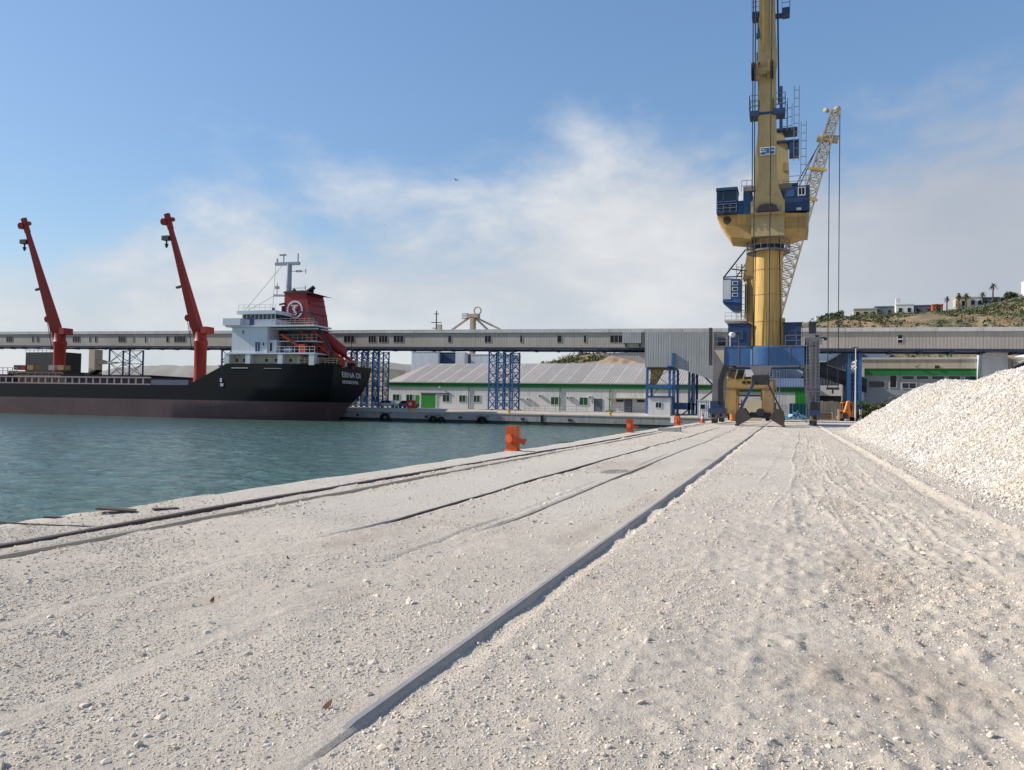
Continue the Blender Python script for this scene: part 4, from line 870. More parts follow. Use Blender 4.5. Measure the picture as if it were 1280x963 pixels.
# dark hopper standing on the far quay behind the ship
r = root('loading_hopper', 'dark green steel loading hopper on the quay behind the ship', 'hopper', (-149.6, 123.0, 0.05))
B().prism([(-6.0, 5.6), (-6.0, 10.9), (5.0, 10.9), (5.0, 5.6), (2, 2.5), (-3, 2.5)], -2.2, 2.2).build('bin', 'steel_dark_green', r)
for sx in (-5.6, 4.6):
    for sy in (-1.9, 1.9): B().box(sx - 0.2, sx + 0.2, sy - 0.2, sy + 0.2, 0, 5.6).build('leg', 'dark_steel', r)
B().railing([(-6, -2.2, 10.9), (5, -2.2, 10.9)], 0.9, 1.2, 0.06).build('rails', 'galv', r)
r = root('ship_loader', 'pale ship loader with sloping conveyor arm behind the moored ship', 'ship loader', (-136.6, 123.0, 0.05))
B().prism([(-2.2, 0), (-2.2, 11.5), (-0.6, 11.5), (-0.6, 0)], -1, 1).build('tower', 'house_tan', r); B().prism([(-0.8, 8.4), (4.2, 8.6), (4.6, 8.9), (2.0, 9.0), (-0.8, 9.6)], -0.5, 0.5).build('arm', 'house_tan', r)

# ================================================================ NEAR CRANE (blue portal, yellow column)
cr = root('portal_crane', 'tall harbour crane with blue portal, yellow column and tan boom holding a grab', 'harbour crane', (-2.1, 84.5, 0))
# portal: local y -4.5 is the face towards the basin end
FY = -4.5
for x0, x1 in ((-3.95, -1.25), (1.35, 3.55)): B().box(x0, x1, FY - 0.35, FY + 0.6, 5.9, 7.72).build('portal_beam', 'portal_blue', cr)
B().box(-3.95, 3.55, 3.6, 4.5, 5.9, 7.72).build('portal_beam', 'portal_blue', cr)
for sx, x0, x1 in ((-1, -4.95, -3.6), (1, 3.3, 4.85)): B().box(x0, x1, -3.9, 3.6, 6.0, 7.6).build('side_beam', 'leg_grey', cr)
B().lathe([(0, 5.85), (2.2, 5.85), (2.25, 5.9), (2.25, 7.6), (2.1, 7.75), (0, 7.75)], (0.05, FY + 1.3, 0), 28).build('portal_drum', 'portal_blue', cr, True)
B().box(-3.2, 3.2, -2.3, 3.4, 6.1, 7.6).build('portal_deck_box', 'portal_blue', cr)
B().box(-4.9, 4.8, FY - 0.4, 4.6, 7.73, 7.82).build('deck_plate', 'leg_grey', cr)
B().railing([(-4.9, FY - 0.35, 7.82), (-2.6, FY - 0.35, 7.82)], 1.0, 1.0, 0.05).railing([(1.8, FY - 0.35, 7.82), (4.8, FY - 0.35, 7.82)], 1.0, 1.0, 0.05).build('deck_rail', 'galv', cr)
# seams on the blue beam
for xx in (-2.6, 0.95, 2.2): B().box(xx - 0.04, xx + 0.04, FY - 0.38, FY - 0.352, 5.92, 7.7).build('seam', 'leg_grey', cr)
# legs
for sy in (FY, 4.1):
    B().prism([(-4.95, 7.7), (-3.95, 7.7), (-3.95, 5.9), (-4.35, 5.2), (-4.55, 1.5), (-5.15, 1.5)], sy - 0.4, sy + 0.4).build('leg', 'leg_grey', cr)
    B().prism([(3.9, 8.6), (4.85, 8.6), (4.9, 1.5), (4.15, 1.5)], sy - 0.4, sy + 0.4).build('leg', 'leg_grey', cr)
    B().prism([(3.55, 6.0), (3.75, 6.0), (4.2, 1.6), (3.95, 1.6)], sy - 0.25, sy + 0.25).build('leg_strut', 'leg_grey', cr)
# curved cable duct on the water-side leg
dpts = [(-3.75, 5.85), (-4.05, 5.2), (-4.35, 4.2), (-4.45, 1.9)]
B().prism([(-4.0, 5.85), (-3.45, 5.85), (-3.75, 5.1), (-4.0, 4.2), (-4.0, 1.9), (-4.5, 1.9), (-4.5, 4.3)], FY - 0.75, FY - 0.42).build('cable_duct', 'dark_steel', cr)
B().prism([(-5.5, 9.7), (-5.2, 9.7), (-5.15, 5.9), (-5.5, 5.9)], FY - 0.2, FY + 0.2).build('exhaust_stack', 'rail_rust', cr)
B().prism([(-4.95, 7.4), (-3.98, 7.4), (-4.0, 5.95)], FY - 0.44, FY - 0.405).build('haunch_plate', 'house_tan', cr)
# bogies
for sx in (-4.85, 4.5):
    for sy in (FY, 4.1):
        bg_ = B().box(sx - 0.5, sx + 0.5, sy - 1.6, sy + 1.6, 1.05, 1.55).build('bogie', 'house_blue', cr)
        B().box(sx - 0.4, sx + 0.35, sy - 0.9, sy - 0.3, 1.55, 2.3).build('drive_motor', 'house_blue' if sx < 0 else 'dark_steel', bg_)
        for yy_ in (-1.15, -0.4, 0.4, 1.15):
            B().tube((sx - 0.2, sy + yy_, 0.42), (sx + 0.2, sy + yy_, 0.42), 0.36, n=14).build('wheel', 'dark_steel', bg_)
        for yy_ in (-0.78, 0.78): B().box(sx - 0.36, sx + 0.36, sy + yy_ - 0.7, sy + yy_ + 0.7, 0.55, 1.05).build('truck_frame', 'leg_grey', bg_)
        B().tube((sx, sy - 1.75, 0.8), (sx, sy - 1.6, 0.8), 0.18, n=10).build('buffer', 'rubber', bg_)
B().ladder((4.0, FY - 0.5, 0.6), (4.0, FY - 0.5, 8.6), 0.5, 0.32, 0.05).ladder((4.75, FY - 0.5, 0.6), (4.75, FY - 0.5, 8.6), 0.3, 0.32, 0.05).build('leg_ladder', 'galv', cr)
B().railing([(3.7, FY - 0.6, 2.9), (5.0, FY - 0.6, 2.9)], 0.9, 0.6, 0.05).build('ladder_landing', 'galv', cr)
B().box(3.95, 4.6, FY - 0.45, FY + 0.2, 9.0, 10.1).build('cable_box', 'dark_steel', cr)
B().path([(4.8, FY, 8.5), (5.4, FY, 8.6)], 0.06).tube((5.3, FY, 8.45), (5.6, FY, 8.45), 0.14, n=8).build('flood_lamp', 'dark_steel', cr)
# electrical houses on the portal deck
for x0, x1, lab in ((-3.9, -1.7, 'a'), (1.6, 3.3, 'b')):
    h = B().box(x0, x1, -1.0, 3.2, 7.83, 10.4).build('electrical_house', 'house_blue', cr); B().box(x0 - 0.1, x1 + 0.1, -1.1, 3.3, 10.4, 10.5).build('house_roof', 'house_blue', h)
    window((x0 + x1) / 2 - 0.3, (x0 + x1) / 2 + 0.3, 8.9, 9.6, 'glass_dark', 'steel_blue', 0, h, -1.0)
B().box(1.35, 1.75, -0.6, 0.4, 7.83, 11.0).build('cable_trunk', 'crane_yellow', cr)
# column
co_ = B().lathe([(1.62, 7.75), (1.62, 7.95), (1.46, 8.0), (1.46, 17.8), (1.62, 17.85), (1.62, 18.1)], n=40).build('column', 'crane_yellow', cr, True)
for a in (-95, -50, -150): B().box(1.47 * math.cos(R(a)) - 0.02, 1.47 * math.cos(R(a)) + 0.02, 1.47 * math.sin(R(a)) - 0.02, 1.47 * math.sin(R(a)) + 0.02, 8.0, 17.8).build('weld_seam', 'crane_ochre', co_)
B().lathe([(1.5, 17.9), (2.2, 17.9), (2.2, 18.06), (1.5, 18.06)], n=32).build('ring_platform', 'leg_grey', cr)
b = B()
for k in range(20):
    a0, a1 = 2 * math.pi * k / 20, 2 * math.pi * (k + 1) / 20; p = Vector((2.15 * math.cos(a0), 2.15 * math.sin(a0), 18.05)); q = Vector((2.15 * math.cos(a1), 2.15 * math.sin(a1), 18.05)); b.bar(p, p + Vector((0, 0, 1.05)), 0.06)
    for h in (0.5, 1.05): b.bar(p + Vector((0, 0, h)), q + Vector((0, 0, h)), 0.06)
b.build('platform_rail', 'galv', cr)
B().lathe([(1.42, 18.05), (1.42, 18.9), (1.55, 19.0), (1.55, 19.3), (1.75, 19.6), (1.75, 20.2)], n=32).build('slewing_ring', 'crane_yellow', cr, True)
B().lathe([(1.45, 18.3), (1.6, 18.3), (1.6, 18.7), (1.45, 18.7)], n=32).build('ring_gear', 'dark_steel', cr)
# slewing deck
sd = B().prism([(-1.6, 19.2), (1.6, 19.2), (1.6, 21.7), (-1.6, 21.7)], -2.6, 3.4).build('slewing_deck', 'boom_tan', cr)
B().prism([(-1.6, 19.0), (-3.7, 19.3), (-5.05, 21.5), (-5.05, 21.75), (-1.6, 21.75)], -1.9, 2.2).build('cab_bracket', 'crane_yellow', sd)
B().prism([(-1.6, 19.05), (-3.65, 19.35), (-3.65, 19.6), (-4.1, 20.1), (-4.1, 20.5), (-1.6, 20.4)], -2.2, -1.9).build('bracket_step', 'crane_ochre', sd)
B().tube((-4.05, -2.0, 21.2), (-4.05, -1.85, 21.2), 0.42, n=8).build('lightening_hole', 'rail_rust', sd)
B().prism([(1.6, 19.3), (3.85, 19.75), (3.85, 21.55), (1.6, 21.7)], -1.5, 3.0).build('house_bracket', 'crane_yellow', sd)
B().box(1.7, 3.7, -1.56, -1.5, 20.1, 21.2).build('bracket_panel', 'crane_ochre', sd)
B().box(3.7, 3.92, -1.56, 3.0, 19.7, 21.6).build('bracket_edge', 'boom_tan', sd)
# cab
cb = B().box(-5.05, -3.0, -3.0, -0.6, 21.75, 22.0).box(-5.1, -2.95, -3.1, -0.6, 24.05, 24.35).build('cab', 'house_blue', cr)
for xx in (-5.0, -4.35, -3.05):
    for yy_ in (-2.95, -0.75): B().box(xx - 0.05, xx + 0.05, yy_ - 0.05, yy_ + 0.05, 22.0, 24.05).build('cab_post', 'house_blue', cb)
B().box(-4.95, -3.1, -2.93, -2.89, 22.05, 24.0).build('front_glass', 'glass_dark', cb); B().box(-4.98, -4.94, -2.85, -0.8, 22.05, 24.0).build('side_glass', 'glass_dark', cb); B().box(-4.9, -3.15, -0.85, -0.72, 22.0, 24.05).build('cab_back', 'house_blue', cb); B().box(-3.1, -3.02, -2.85, -0.8, 22.0, 24.05).build('cab_side', 'house_blue', cb)
B().box(-4.95, -3.1, -3.0, -2.94, 22.85, 22.95).build('glazing_bar', 'steel_blue', cb)
B().railing([(-4.95, -3.15, 21.8), (-3.05, -3.15, 21.8)], 0.8, 0.6, 0.05).build('cab_rail', 'galv', cb)
B().box(-3.0, -2.4, -1.8, 0.5, 21.75, 23.2).build('cab_corridor', 'steel_blue', cr)
B().box(-2.45, -1.55, -2.0, 1.5, 21.75, 24.0).build('machine_house', 'steel_blue', cr)
mh = B().box(1.55, 4.0, -1.7, 3.2, 21.8, 24.35).build('machine_house', 'house_blue', cr)
window(2.95, 3.5, 23.4, 24.1, 'dark_window', 'white_paint', 1, mh, -1.7); B().box(1.75, 2.5, -1.74, -1.7, 23.3, 24.0).build('vent_panel', 'steel_blue', mh); B().box(2.75, 3.2, -1.74, -1.7, 21.85, 22.1).build('notice_plate', 'white_paint', mh)
B().railing([(2.0, -1.6, 24.35), (4.0, -1.6, 24.35)], 1.05, 0.8, 0.05).build('roof_rail', 'galv', mh)
B().railing([(-2.6, -2.4, 24.0), (-1.6, -2.4, 24.0)], 1.1, 0.5, 0.05).build('roof_rail', 'galv', mh)
for x0, x1 in ((-2.4, -1.2), (1.0, 2.3)): B().box(x0, x1, -2.9, -2.1, 23.9, 24.35).build('catwalk', 'leg_grey', cr)
# boom: flared foot, box section leaning towards the basin end
bp0 = Vector((0.0, -2.3, 21.5)); bp1 = Vector((-0.15, -12.8, 55.0))
bo = B(); sec = [(0.0, 1.62, 0.8), (0.035, 1.55, 0.9), (0.075, 1.08, 1.0), (0.12, 0.88, 1.0), (0.16, 0.84, 1.0), (0.30, 0.82, 0.95), (0.385, 0.80, 0.9), (0.40, 0.87, 1.0), (0.44, 0.87, 1.0), (0.50, 0.76, 0.9), (0.75, 0.62, 0.8), (1.0, 0.5, 0.6)]
dv = bp1 - bp0; yd = dv.cross(Vector((1, 0, 0))).normalized(); rings = []
for t, hw, hd in sec:
    p = bp0 + dv * t; rings.append([p + Vector((sx * hw, 0, 0)) + yd * (sy * hd) for sx, sy in ((-1, -1), (1, -1), (1, 1), (-1, 1))])
for a, c in zip(rings[:-1], rings[1:]):
    for k in range(4): bo.quad([a[k], a[(k + 1) % 4], c[(k + 1) % 4], c[k]])
bo.quad(rings[0]); bo.quad(rings[-1]); boom = bo.build('boom', 'boom_tan', cr)
def bp(t, x=0.0, off=0.0): return bp0 + dv * t + Vector((x, 0, 0)) + yd * off
FS = -1 if yd.y > 0 else 1                         # sign of yd that faces the camera end (-y)
B().prism([(-1.05, 21.5), (1.05, 21.5), (0.8, 22.05), (0.3, 22.2), (-0.3, 22.2), (-0.8, 22.05)], -3.75, -3.2).build('foot_gap_shade', 'dark_steel', boom)  # solid dark prism painting the shaded opening at the boom foot
for sx in (-1.45, 1.45): B().box(sx - 0.18, sx + 0.18, -3.4, -2.2, 21.4, 22.6).build('foot_lug', 'boom_tan', boom)
B().bar(bp(0.16, -0.86, FS * 0.98), bp(0.37, -0.82, FS * 0.93), 0.10, 0.06).build('boom_rib', 'crane_ochre', boom)
B().bar(bp(0.44, -0.35, FS * 1.02), bp(0.99, -0.2, FS * 0.66), 0.22, 0.25).build('boom_rib', 'crane_yellow', boom)
B().bar(bp(0.44, 0.40, FS * 1.02), bp(0.99, 0.25, FS * 0.66), 0.22, 0.25).build('boom_rib', 'boom_tan', boom)
# blue access platforms
def platform(t, xl, xr, lab):
    p = bp(t, 0, FS * 0.3); r = B().box(xl, xr, p.y - 0.7, p.y - 0.2, p.z - 0.2, p.z + 0.12).build('platform_beam', 'house_blue', boom)
    for a, c in ((xl - 0.15, xl + 0.75), (xr - 0.75, xr + 0.35)):
        bx = B().box(a, c, p.y - 1.0, p.y + 0.7, p.z - 0.35, p.z + 0.15).build('basket', 'house_blue', r)
        B().railing([(a, p.y - 1.0, p.z + 0.15), (c, p.y - 1.0, p.z + 0.15), (c, p.y + 0.7, p.z + 0.15), (a, p.y + 0.7, p.z + 0.15), (a, p.y - 1.0, p.z + 0.15)], 1.5, 0.9, 0.06, 3).build('basket_rail', 'galv', bx)
    B().railing([(xl + 0.75, p.y - 0.7, p.z + 0.12), (xr - 0.75, p.y - 0.7, p.z + 0.12)], 1.1, 2.0, 0.04, 2).build('catwalk_rail', 'galv', r)
platform(0.275, -1.55, 1.25, 'a')
p = bp(0.535, 0, 0)
for xx in (-1.1, 1.6):
    bx = B().box(xx - 0.35, xx + 0.35, p.y - 0.9, p.y + 0.4, p.z - 0.5, p.z).build('basket', 'house_blue', boom); B().railing([(xx - 0.35, p.y - 0.9, p.z), (xx + 0.35, p.y - 0.9, p.z), (xx + 0.35, p.y + 0.4, p.z)], 1.4, 0.5, 0.05, 3).build('basket_rail', 'galv', bx)
B().box(0.6, 1.3, p.y - 0.5, p.y, p.z - 0.6, p.z - 0.3).build('bracket', 'house_blue', boom); B().box(-0.95, -0.75, p.y - 0.5, p.y, p.z - 1.9, p.z - 0.2).box(-1.05, -0.7, p.y - 0.5, p.y, p.z - 2.3, p.z - 1.9).build('bracket', 'house_blue', boom)
# sheave pair half way up
p = bp(0.385, 0, FS * 1.0); sv = B().box(-1.3, 0.45, p.y - 0.5, p.y - 0.1, p.z - 0.3, p.z + 0.3).build('sheave_axle', 'boom_tan', boom)
for xx in (-1.35, 0.38): B().tube((xx - 0.13, p.y - 0.45, p.z), (xx + 0.13, p.y - 0.45, p.z), 0.85, n=18).build('sheave', 'rubber', sv)
for xx in (-1.0, 0.1): B().box(xx - 0.12, xx + 0.12, p.y - 0.7, p.y, p.z - 0.8, p.z + 0.9).build('sheave_cheek', 'crane_ochre', sv)
B().box(-1.05, -0.75, p.y - 0.3, p.y, p.z + 0.7, p.z + 1.9).build('sheave_guard', 'house_blue', sv)
# sign board on the boom
p = bp(0.175, 0, FS * 1.0); sg = B().box(-0.72, 0.72, p.y - 0.16, p.y - 0.06, p.z - 0.42, p.z + 0.42).build('sign_board', 'letter_white', boom)
for x0, x1, z0, z1 in ((-0.62, -0.18, 0.06, 0.30), (-0.62, -0.18, -0.30, -0.10), (-0.12, 0.14, -0.22, 0.30), (0.22, 0.62, 0.10, 0.28), (0.22, 0.62, -0.30, -0.05)): B().box(x0, x1, p.y - 0.19, p.y - 0.161, p.z + z0, p.z + z1).build('sign_letter', 'steel_blue', sg)
B().box(-0.5, -0.3, p.y - 0.2, p.y - 0.191, p.z + 0.1, p.z + 0.22).build('sign_letter', 'letter_white', sg)
# rear tower (A-frame) with ladders and landings
af = B().prism([(-1.6, 21.7), (2.15, 21.7), (2.0, 26.5), (1.85, 29.4), (1.3, 30.8), (-1.2, 30.8), (-1.5, 27.5)], 0.6, 2.6).build('rear_tower', 'boom_tan', cr)
for zz, x1 in ((25.0, 2.9), (29.6, 3.0), (30.9, 2.8)): B().box(0.6, x1, 0.2, 2.8, zz, zz + 0.2).build('landing', 'house_blue', af)
B().box(2.0, 3.0, 0.2, 2.0, 28.3, 29.5).build('drive_box', 'house_blue', af)
for x0, z0, z1 in ((1.45, 30.8, 34.2), (1.9, 30.8, 33.6), (2.6, 27.5, 35.4), (3.3, 25.0, 31.6)): B().ladder((x0 + 0.1, 0.2, z0), (x0 + 0.1, 0.2, z1), 0.5, 0.8, 0.07).build('ladder', 'galv', af)
B().box(1.0, 1.3, 0.0, 0.3, 30.8, 35.5).build('tower_post', 'house_blue', af)
for zz in (22.8, 24.8, 26.6): B().box(1.35, 1.95, 0.45, 0.58, zz, zz + 0.9).build('tower_stiffener', 'crane_ochre', af)
B().bar((0.9, -0.4, 24.6), (1.9, -0.4, 23.2), 0.5).build('luffing_jack', 'dark_steel', af)
# hoist ropes
tip = bp1
HXr = (-0.97, 0.42)
for xx in HXr:
    B().tube((xx, -11.2, 5.4), (xx, -12.4, 54.6), 0.045, n=6).build('hoist_rope', 'rope', cr)
for xx in (-1.45, -1.25): B().tube(bp(0.075, xx, FS * 1.3), bp(1.0, xx + 0.4, FS * 0.6), 0.05, n=6).build('luffing_rope', 'rope', cr)
B().tube(bp(0.3, 1.06, 0), bp(1.0, 0.75, 0), 0.08, n=6).build('cable_run', 'steel_blue_dark', cr)
B().path([(-3.4, -4.9, 7.8), (-3.4, -4.9, 9.2)], 0.05).tube((-3.4, -4.9, 9.0), (-3.1, -5.2, 8.9), 0.2, 0.28, 10).build('flood_lamp', 'white_paint', cr)
for xx, zz in ((-4.6, 8.3), (3.6, 8.2)): B().tube((xx, -4.4, zz), (xx + 0.7, -4.4, zz), 0.4, n=12).build('cable_drum', 'dark_steel', cr)
for k, (a, c) in enumerate((((-1.2, -1.6, 19.2), (-1.35, -1.55, 8.0)), ((1.1, -1.6, 19.4), (1.3, -1.5, 8.0)))): B().path([a, ((a[0] + c[0]) / 2 + 0.05, -1.62, 13.6), c], 0.05).build('power_cable', 'rubber', cr)
for zz in (10.6, 13.4, 16.0): B().lathe([(1.47, zz), (1.5, zz), (1.5, zz + 0.06), (1.47, zz + 0.06)], n=40).build('weld_ring', 'crane_ochre', co_)
# ================================================================ GRAB
gb = root('clamshell_grab', 'open two-shell steel clamshell grab resting on the dusty quay', 'grab', (-2.35, 73.3, 0.02))
gb_h = B().box(-0.75, 0.75, -0.55, 0.55, 3.75, 4.6).build('head_block', 'dark_steel', gb)
B().prism([(-0.55, 4.6), (0.55, 4.6), (1.0, 5.45), (-1.0, 5.45)], -0.4, 0.4).build('rope_guide', 'leg_grey', gb)
B().box(-0.9, 0.9, -0.5, 0.5, 0.75, 1.25).build('lower_block', 'dark_steel', gb); B().tube((0, -0.62, 1.25), (0, 0.62, 1.25), 0.36, n=16).build('sheave', 'dark_steel', gb)
for sx in (-1, 1):
    for sy in (-0.62, 0.62): B().bar((sx * 0.5, sy, 4.1), (sx * 1.75, sy, 1.5), 0.26, 0.16).build('arm', 'steel_blue_dark' if sx < 0 else 'grab_steel', gb)
    shl = B(); prof = [(0.75, 0.75), (1.35, 1.62), (1.95, 1.45), (2.13, 0.75), (2.0, 0.0), (1.2, 0.45)]
    prof = [(sx * a, c) for a, c in prof]; n = len(prof); W2 = 1.35; th = 0.06
    # bottom skin and two side cheeks, open towards the middle
    skin = [prof[1], prof[2], prof[3], prof[4]]
    for a, c in zip(skin[:-1], skin[1:]): shl.quad([(a[0], -W2, a[1]), (c[0], -W2, c[1]), (c[0], W2, c[1]), (a[0], W2, a[1])]); shl.quad([(a[0] - sx * th, -W2, a[1] - th), (c[0] - sx * th, -W2, c[1]), (c[0] - sx * th, W2, c[1]), (a[0] - sx * th, W2, a[1] - th)])
    shl.build('shell', 'grab_steel', gb)
    for sy in (-W2, W2): B().prism(prof, sy - 0.05, sy + 0.05).build('shell_cheek', 'grab_steel', gb)
    B().box(min(sx * 1.9, sx * 2.12), max(sx * 1.9, sx * 2.12), -W2 - 0.07, W2 + 0.07, -0.02, 0.16).build('cutting_lip', 'rail_rust', gb)
# ================================================================ REAR CRANE (lattice jib)
c2 = root('lattice_crane', 'older ochre portal crane with pale lattice jib and blue cab behind the first', 'harbour crane', (-4.2, 105.5, 0))
for sx in (-2.8, 1.75):
    for sy in (-3.0, 3.0): B().box(sx - 0.75, sx + 0.75, sy - 0.6, sy + 0.6, 0.9, 5.0).build('leg', 'crane_ochre', c2); 
    for sy in (-3.0, 3.0):
        w_ = B().box(sx - 0.6, sx + 0.6, sy - 1.2, sy + 1.2, 0.5, 0.9).build('bogie', 'dark_steel', c2)
        for q in (-0.7, 0.7): B().tube((sx - 0.2, sy + q, 0.42), (sx + 0.2, sy + q, 0.42), 0.36, n=12).build('wheel', 'rubber', w_)
B().box(-3.6, 2.6, -3.7, 3.7, 4.2, 5.3).build('portal_beam', 'crane_ochre', c2)
B().box(-3.2, 1.6, -2.6, 2.6, 5.3, 7.4).build('machine_deck', 'crane_ochre', c2)
for xx, rr in ((-2.9, 0.75), (-1.3, 0.65), (0.2, 0.6)): B().tube((xx, -3.0, 6.4), (xx, -2.4, 6.4), rr, n=14).build('winch_drum', 'rail_rust', c2)
for k, xx in enumerate((-1.3, -0.7, -0.1)): B().box(xx, xx + 0.4, -3.75, -3.7, 4.75, 5.05).build('vent_slot', 'dark_window', c2)
B().lathe([(1.6, 7.4), (1.6, 8.4), (1.9, 8.4), (1.9, 8.8), (1.3, 9.2), (1.3, 18.5)], n=20).build('pillar', 'crane_ochre', c2, True)
B().ladder((-2.0, -1.0, 7.4), (-2.0, -1.0, 20.5), 0.6, 0.8, 0.09).ladder((-1.3, -1.1, 7.4), (-1.3, -1.1, 20.5), 0.6, 0.8, 0.09).build('stair_cage', 'lattice_cream', c2)
cs = B().ladder((2.0, -3.9, 0.9), (2.0, -3.9, 7.2), 0.8, 0.6, 0.09).ladder((3.0, -3.9, 0.9), (3.0, -3.9, 7.2), 0.4, 0.6, 0.08).build('stair_cage', 'galv', c2)
cab2 = B().prism([(-3.9, 15.4), (-3.9, 18.5), (-1.7, 18.3), (-1.7, 15.2)], -2.6, 0.4).build('cab', 'steel_blue', c2)
B().box(-3.85, -2.9, -2.66, -2.6, 15.7, 18.2).build('white_panel', 'white_paint', cab2)
for zz in (16.0, 16.75, 17.5): B().box(-2.75, -2.0, -2.68, -2.6, zz, zz + 0.5).build('window', 'white_paint', cab2); 
for zz in (16.1, 16.85, 17.6): B().box(-2.62, -2.12, -2.70, -2.685, zz, zz + 0.3).build('pane', 'glass_dark', cab2)
B().prism([(-3.95, 15.4), (-1.7, 15.2), (-1.7, 14.2), (-2.6, 14.2)], -2.5, 0.4).build('cab_floor', 'house_blue', cab2)
B().railing([(-3.6, -2.2, 13.1), (-1.2, -2.2, 13.1)], 0.9, 0.8, 0.06).box(-3.7, -1.2, -2.3, 0.5, 12.9, 13.1).build('gallery', 'white_paint', c2)
b = B(); b.bar((-3.9, -2.0, 18.6), (-1.2, -0.5, 22.5), 0.16).bar((-3.9, -2.0, 18.7), (-1.5, -2.0, 18.7), 0.14).bar((-2.3, -1.5, 18.7), (-1.2, -0.5, 20.6), 0.1).bar((-2.9, -1.5, 19.8), (-1.0, -1.5, 19.5), 0.14).build('cab_stay', 'dark_steel', c2)
def lattice(b, p0, p1, w0, w1, n, t=0.1):
    p0 = Vector(p0); p1 = Vector(p1); d = (p1 - p0); u = Vector((0, 1, 0)); s_ = d.cross(u).normalized(); u = s_.cross(d).normalized(); R_ = []
    for k in range(n + 1):
        q = p0 + d * (k / n); wd = (w0 + (w1 - w0) * k / n) / 2; R_.append([q + s_ * a * wd + u * c * wd for a, c in ((-1, -1), (1, -1), (1, 1), (-1, 1))])
    for a, c in zip(R_[:-1], R_[1:]):
        for k in range(4):
            b.bar(a[k], c[k], t); k2 = (k + 1) % 4; b.bar(a[k], c[k2], t * 0.7); b.bar(c[k], c[k2], t * 0.7); b.bar(a[k2], c[k], t * 0.7)
    return b
J0 = (2.0, -1.0, 13.0); J1 = (9.55, -1.5, 39.2)
jb = lattice(B(), J0, J1, 2.2, 1.0, 22, 0.15).build('jib', 'lattice_cream', c2)
jd = Vector(J1) - Vector(J0)
for t in (0.58, 0.72): q = Vector(J0) + jd * t; B().bar(q + Vector((-1.1, -0.9, 0.25)), q + Vector((1.1, -0.9, -0.25)), 0.3).build('jib_collar', 'crane_yellow', jb)
q = Vector(J0) + jd * 0.875; B().tube(q + Vector((-1.2, 0, 0.2)), q + Vector((1.3, 0, -0.3)), 0.5, n=14).build('jib_sheave', 'lattice_cream', jb)
q = Vector(J1); B().tube(q + Vector((-1.3, -0.3, 0.3)), q + Vector((-0.9, 0.3, 0.3)), 0.24, n=14).build('jib_sheave', 'boom_tan', jb); B().lathe([(0, -0.4), (0.32, -0.4), (0.45, 0.1), (0.3, 0.4), (0, 0.45)], tuple(q + Vector((0.2, 0, 0.2))), 16).build('jib_head', 'lattice_cream', jb, True)
B().tube((8.0, -1, 36.0), (2.2, 1, 26.0), 0.06, n=5).tube((7.2, -1, 34.5), (1.5, 1, 22.0), 0.06, n=5).tube((9.0, -1, 38.5), (3.2, 1, 26.0), 0.05, n=5).build('luffing_rope', 'rope', c2)
for xx, z1 in ((8.85, 36.0), (10.05, 39.3)): B().tube((xx, -1.5, 4.4), (xx, -1.5, z1), 0.05, n=6).build('hoist_rope', 'rope', c2)
hb_ = B().box(8.7, 10.2, -1.7, -1.3, 4.1, 4.4).build('hook_block', 'dark_steel', c2); B().tube((9.45, -1.5, 4.1), (9.45, -1.5, 3.6), 0.1, n=8).build('hook', 'dark_steel', hb_)
B().prism([(-1.5, 18.5), (2.6, 18.5), (2.0, 23.0), (0.6, 26.0), (-1.0, 22.0)], -1.2, 1.6).build('machine_house', 'crane_ochre', c2)

# ================================================================ BUILDINGS BEHIND THE CRANES
sb = root('blue_grey_shed', 'low blue-grey shed with green fascia and green door behind the cranes', 'shed', (-1.5, 134.5, 0))
B().box(-9.5, 4.6, 0, 9, 0, 4.3).build('wall', 'wall_white', sb)
B().box(-9.6, 4.7, -0.12, 0.0, 4.3, 5.1).build('fascia', 'green_band', sb); B().box(2.6, 4.5, -0.08, 0.0, 0, 4.3).build('door', 'green_door', sb)
B().prismx([(-0.3, 5.1), (-0.3, 5.25), (9.3, 7.0), (9.3, 6.85)], -9.8, 4.9).build('roof', 'shed_blue', sb)
B().box(-2.0, -0.9, -0.05, 0.0, 0, 2.3).build('side_door', 'house_tan', sb)
sc2 = root('grey_silo_house', 'tall blue-grey conveyor house behind the crane portal', 'conveyor house', (-1.2, 146.0, 0))
B().prism([(-6, 0), (1.0, 0), (1.0, 9.6), (-6, 10.6)], 0, 8).build('wall', 'shed_blue', sc2); B().prism([(-6.3, 10.6), (1.3, 9.6), (1.3, 9.8), (-6.3, 10.9)], -0.3, 8.3).build('roof', 'shed_blue', sc2)
ws = root('white_store', 'plain tall white store rising behind the dark gabled shed', 'store', (11.0, 152.0, 0))
B().prism([(-12.5, 0), (6, 0), (6, 12.9), (-12.5, 12.2)], 0.4, 16).build('wall', 'roof_white', ws)
B().prism([(-12.8, 12.2), (6.3, 12.9), (6.3, 13.15), (-12.8, 12.45)], -0.1, 16.4).build('roof', 'roof_white', ws)
lw = root('low_white_shed', 'low shed with broad white fascia above a dark corrugated wall', 'shed', (6.0, 138.5, 0))
B().box(-2.4, 5.2, 0, 6, 0, 3.6).build('wall', 'shed_dark', lw); B().box(-2.6, 5.4, -0.3, 6.3, 3.9, 5.6).build('fascia', 'roof_white', lw); B().box(-2.4, 5.2, -0.05, 6.0, 3.6, 3.9).build('shadow_strip', 'dark_steel', lw)  # shadow under the fascia is a solid strip, shade put into its dark colour
dg = root('dark_gable_shed', 'dark blue-grey gabled shed behind the bright blue lattice column', 'shed', (8.8, 145.0, 0))
B().prism([(-8.6, 0), (4.0, 0), (4.0, 10.6), (1.6, 12.3), (-8.6, 5.9)], 0, 6).build('wall', 'shed_dark', dg)
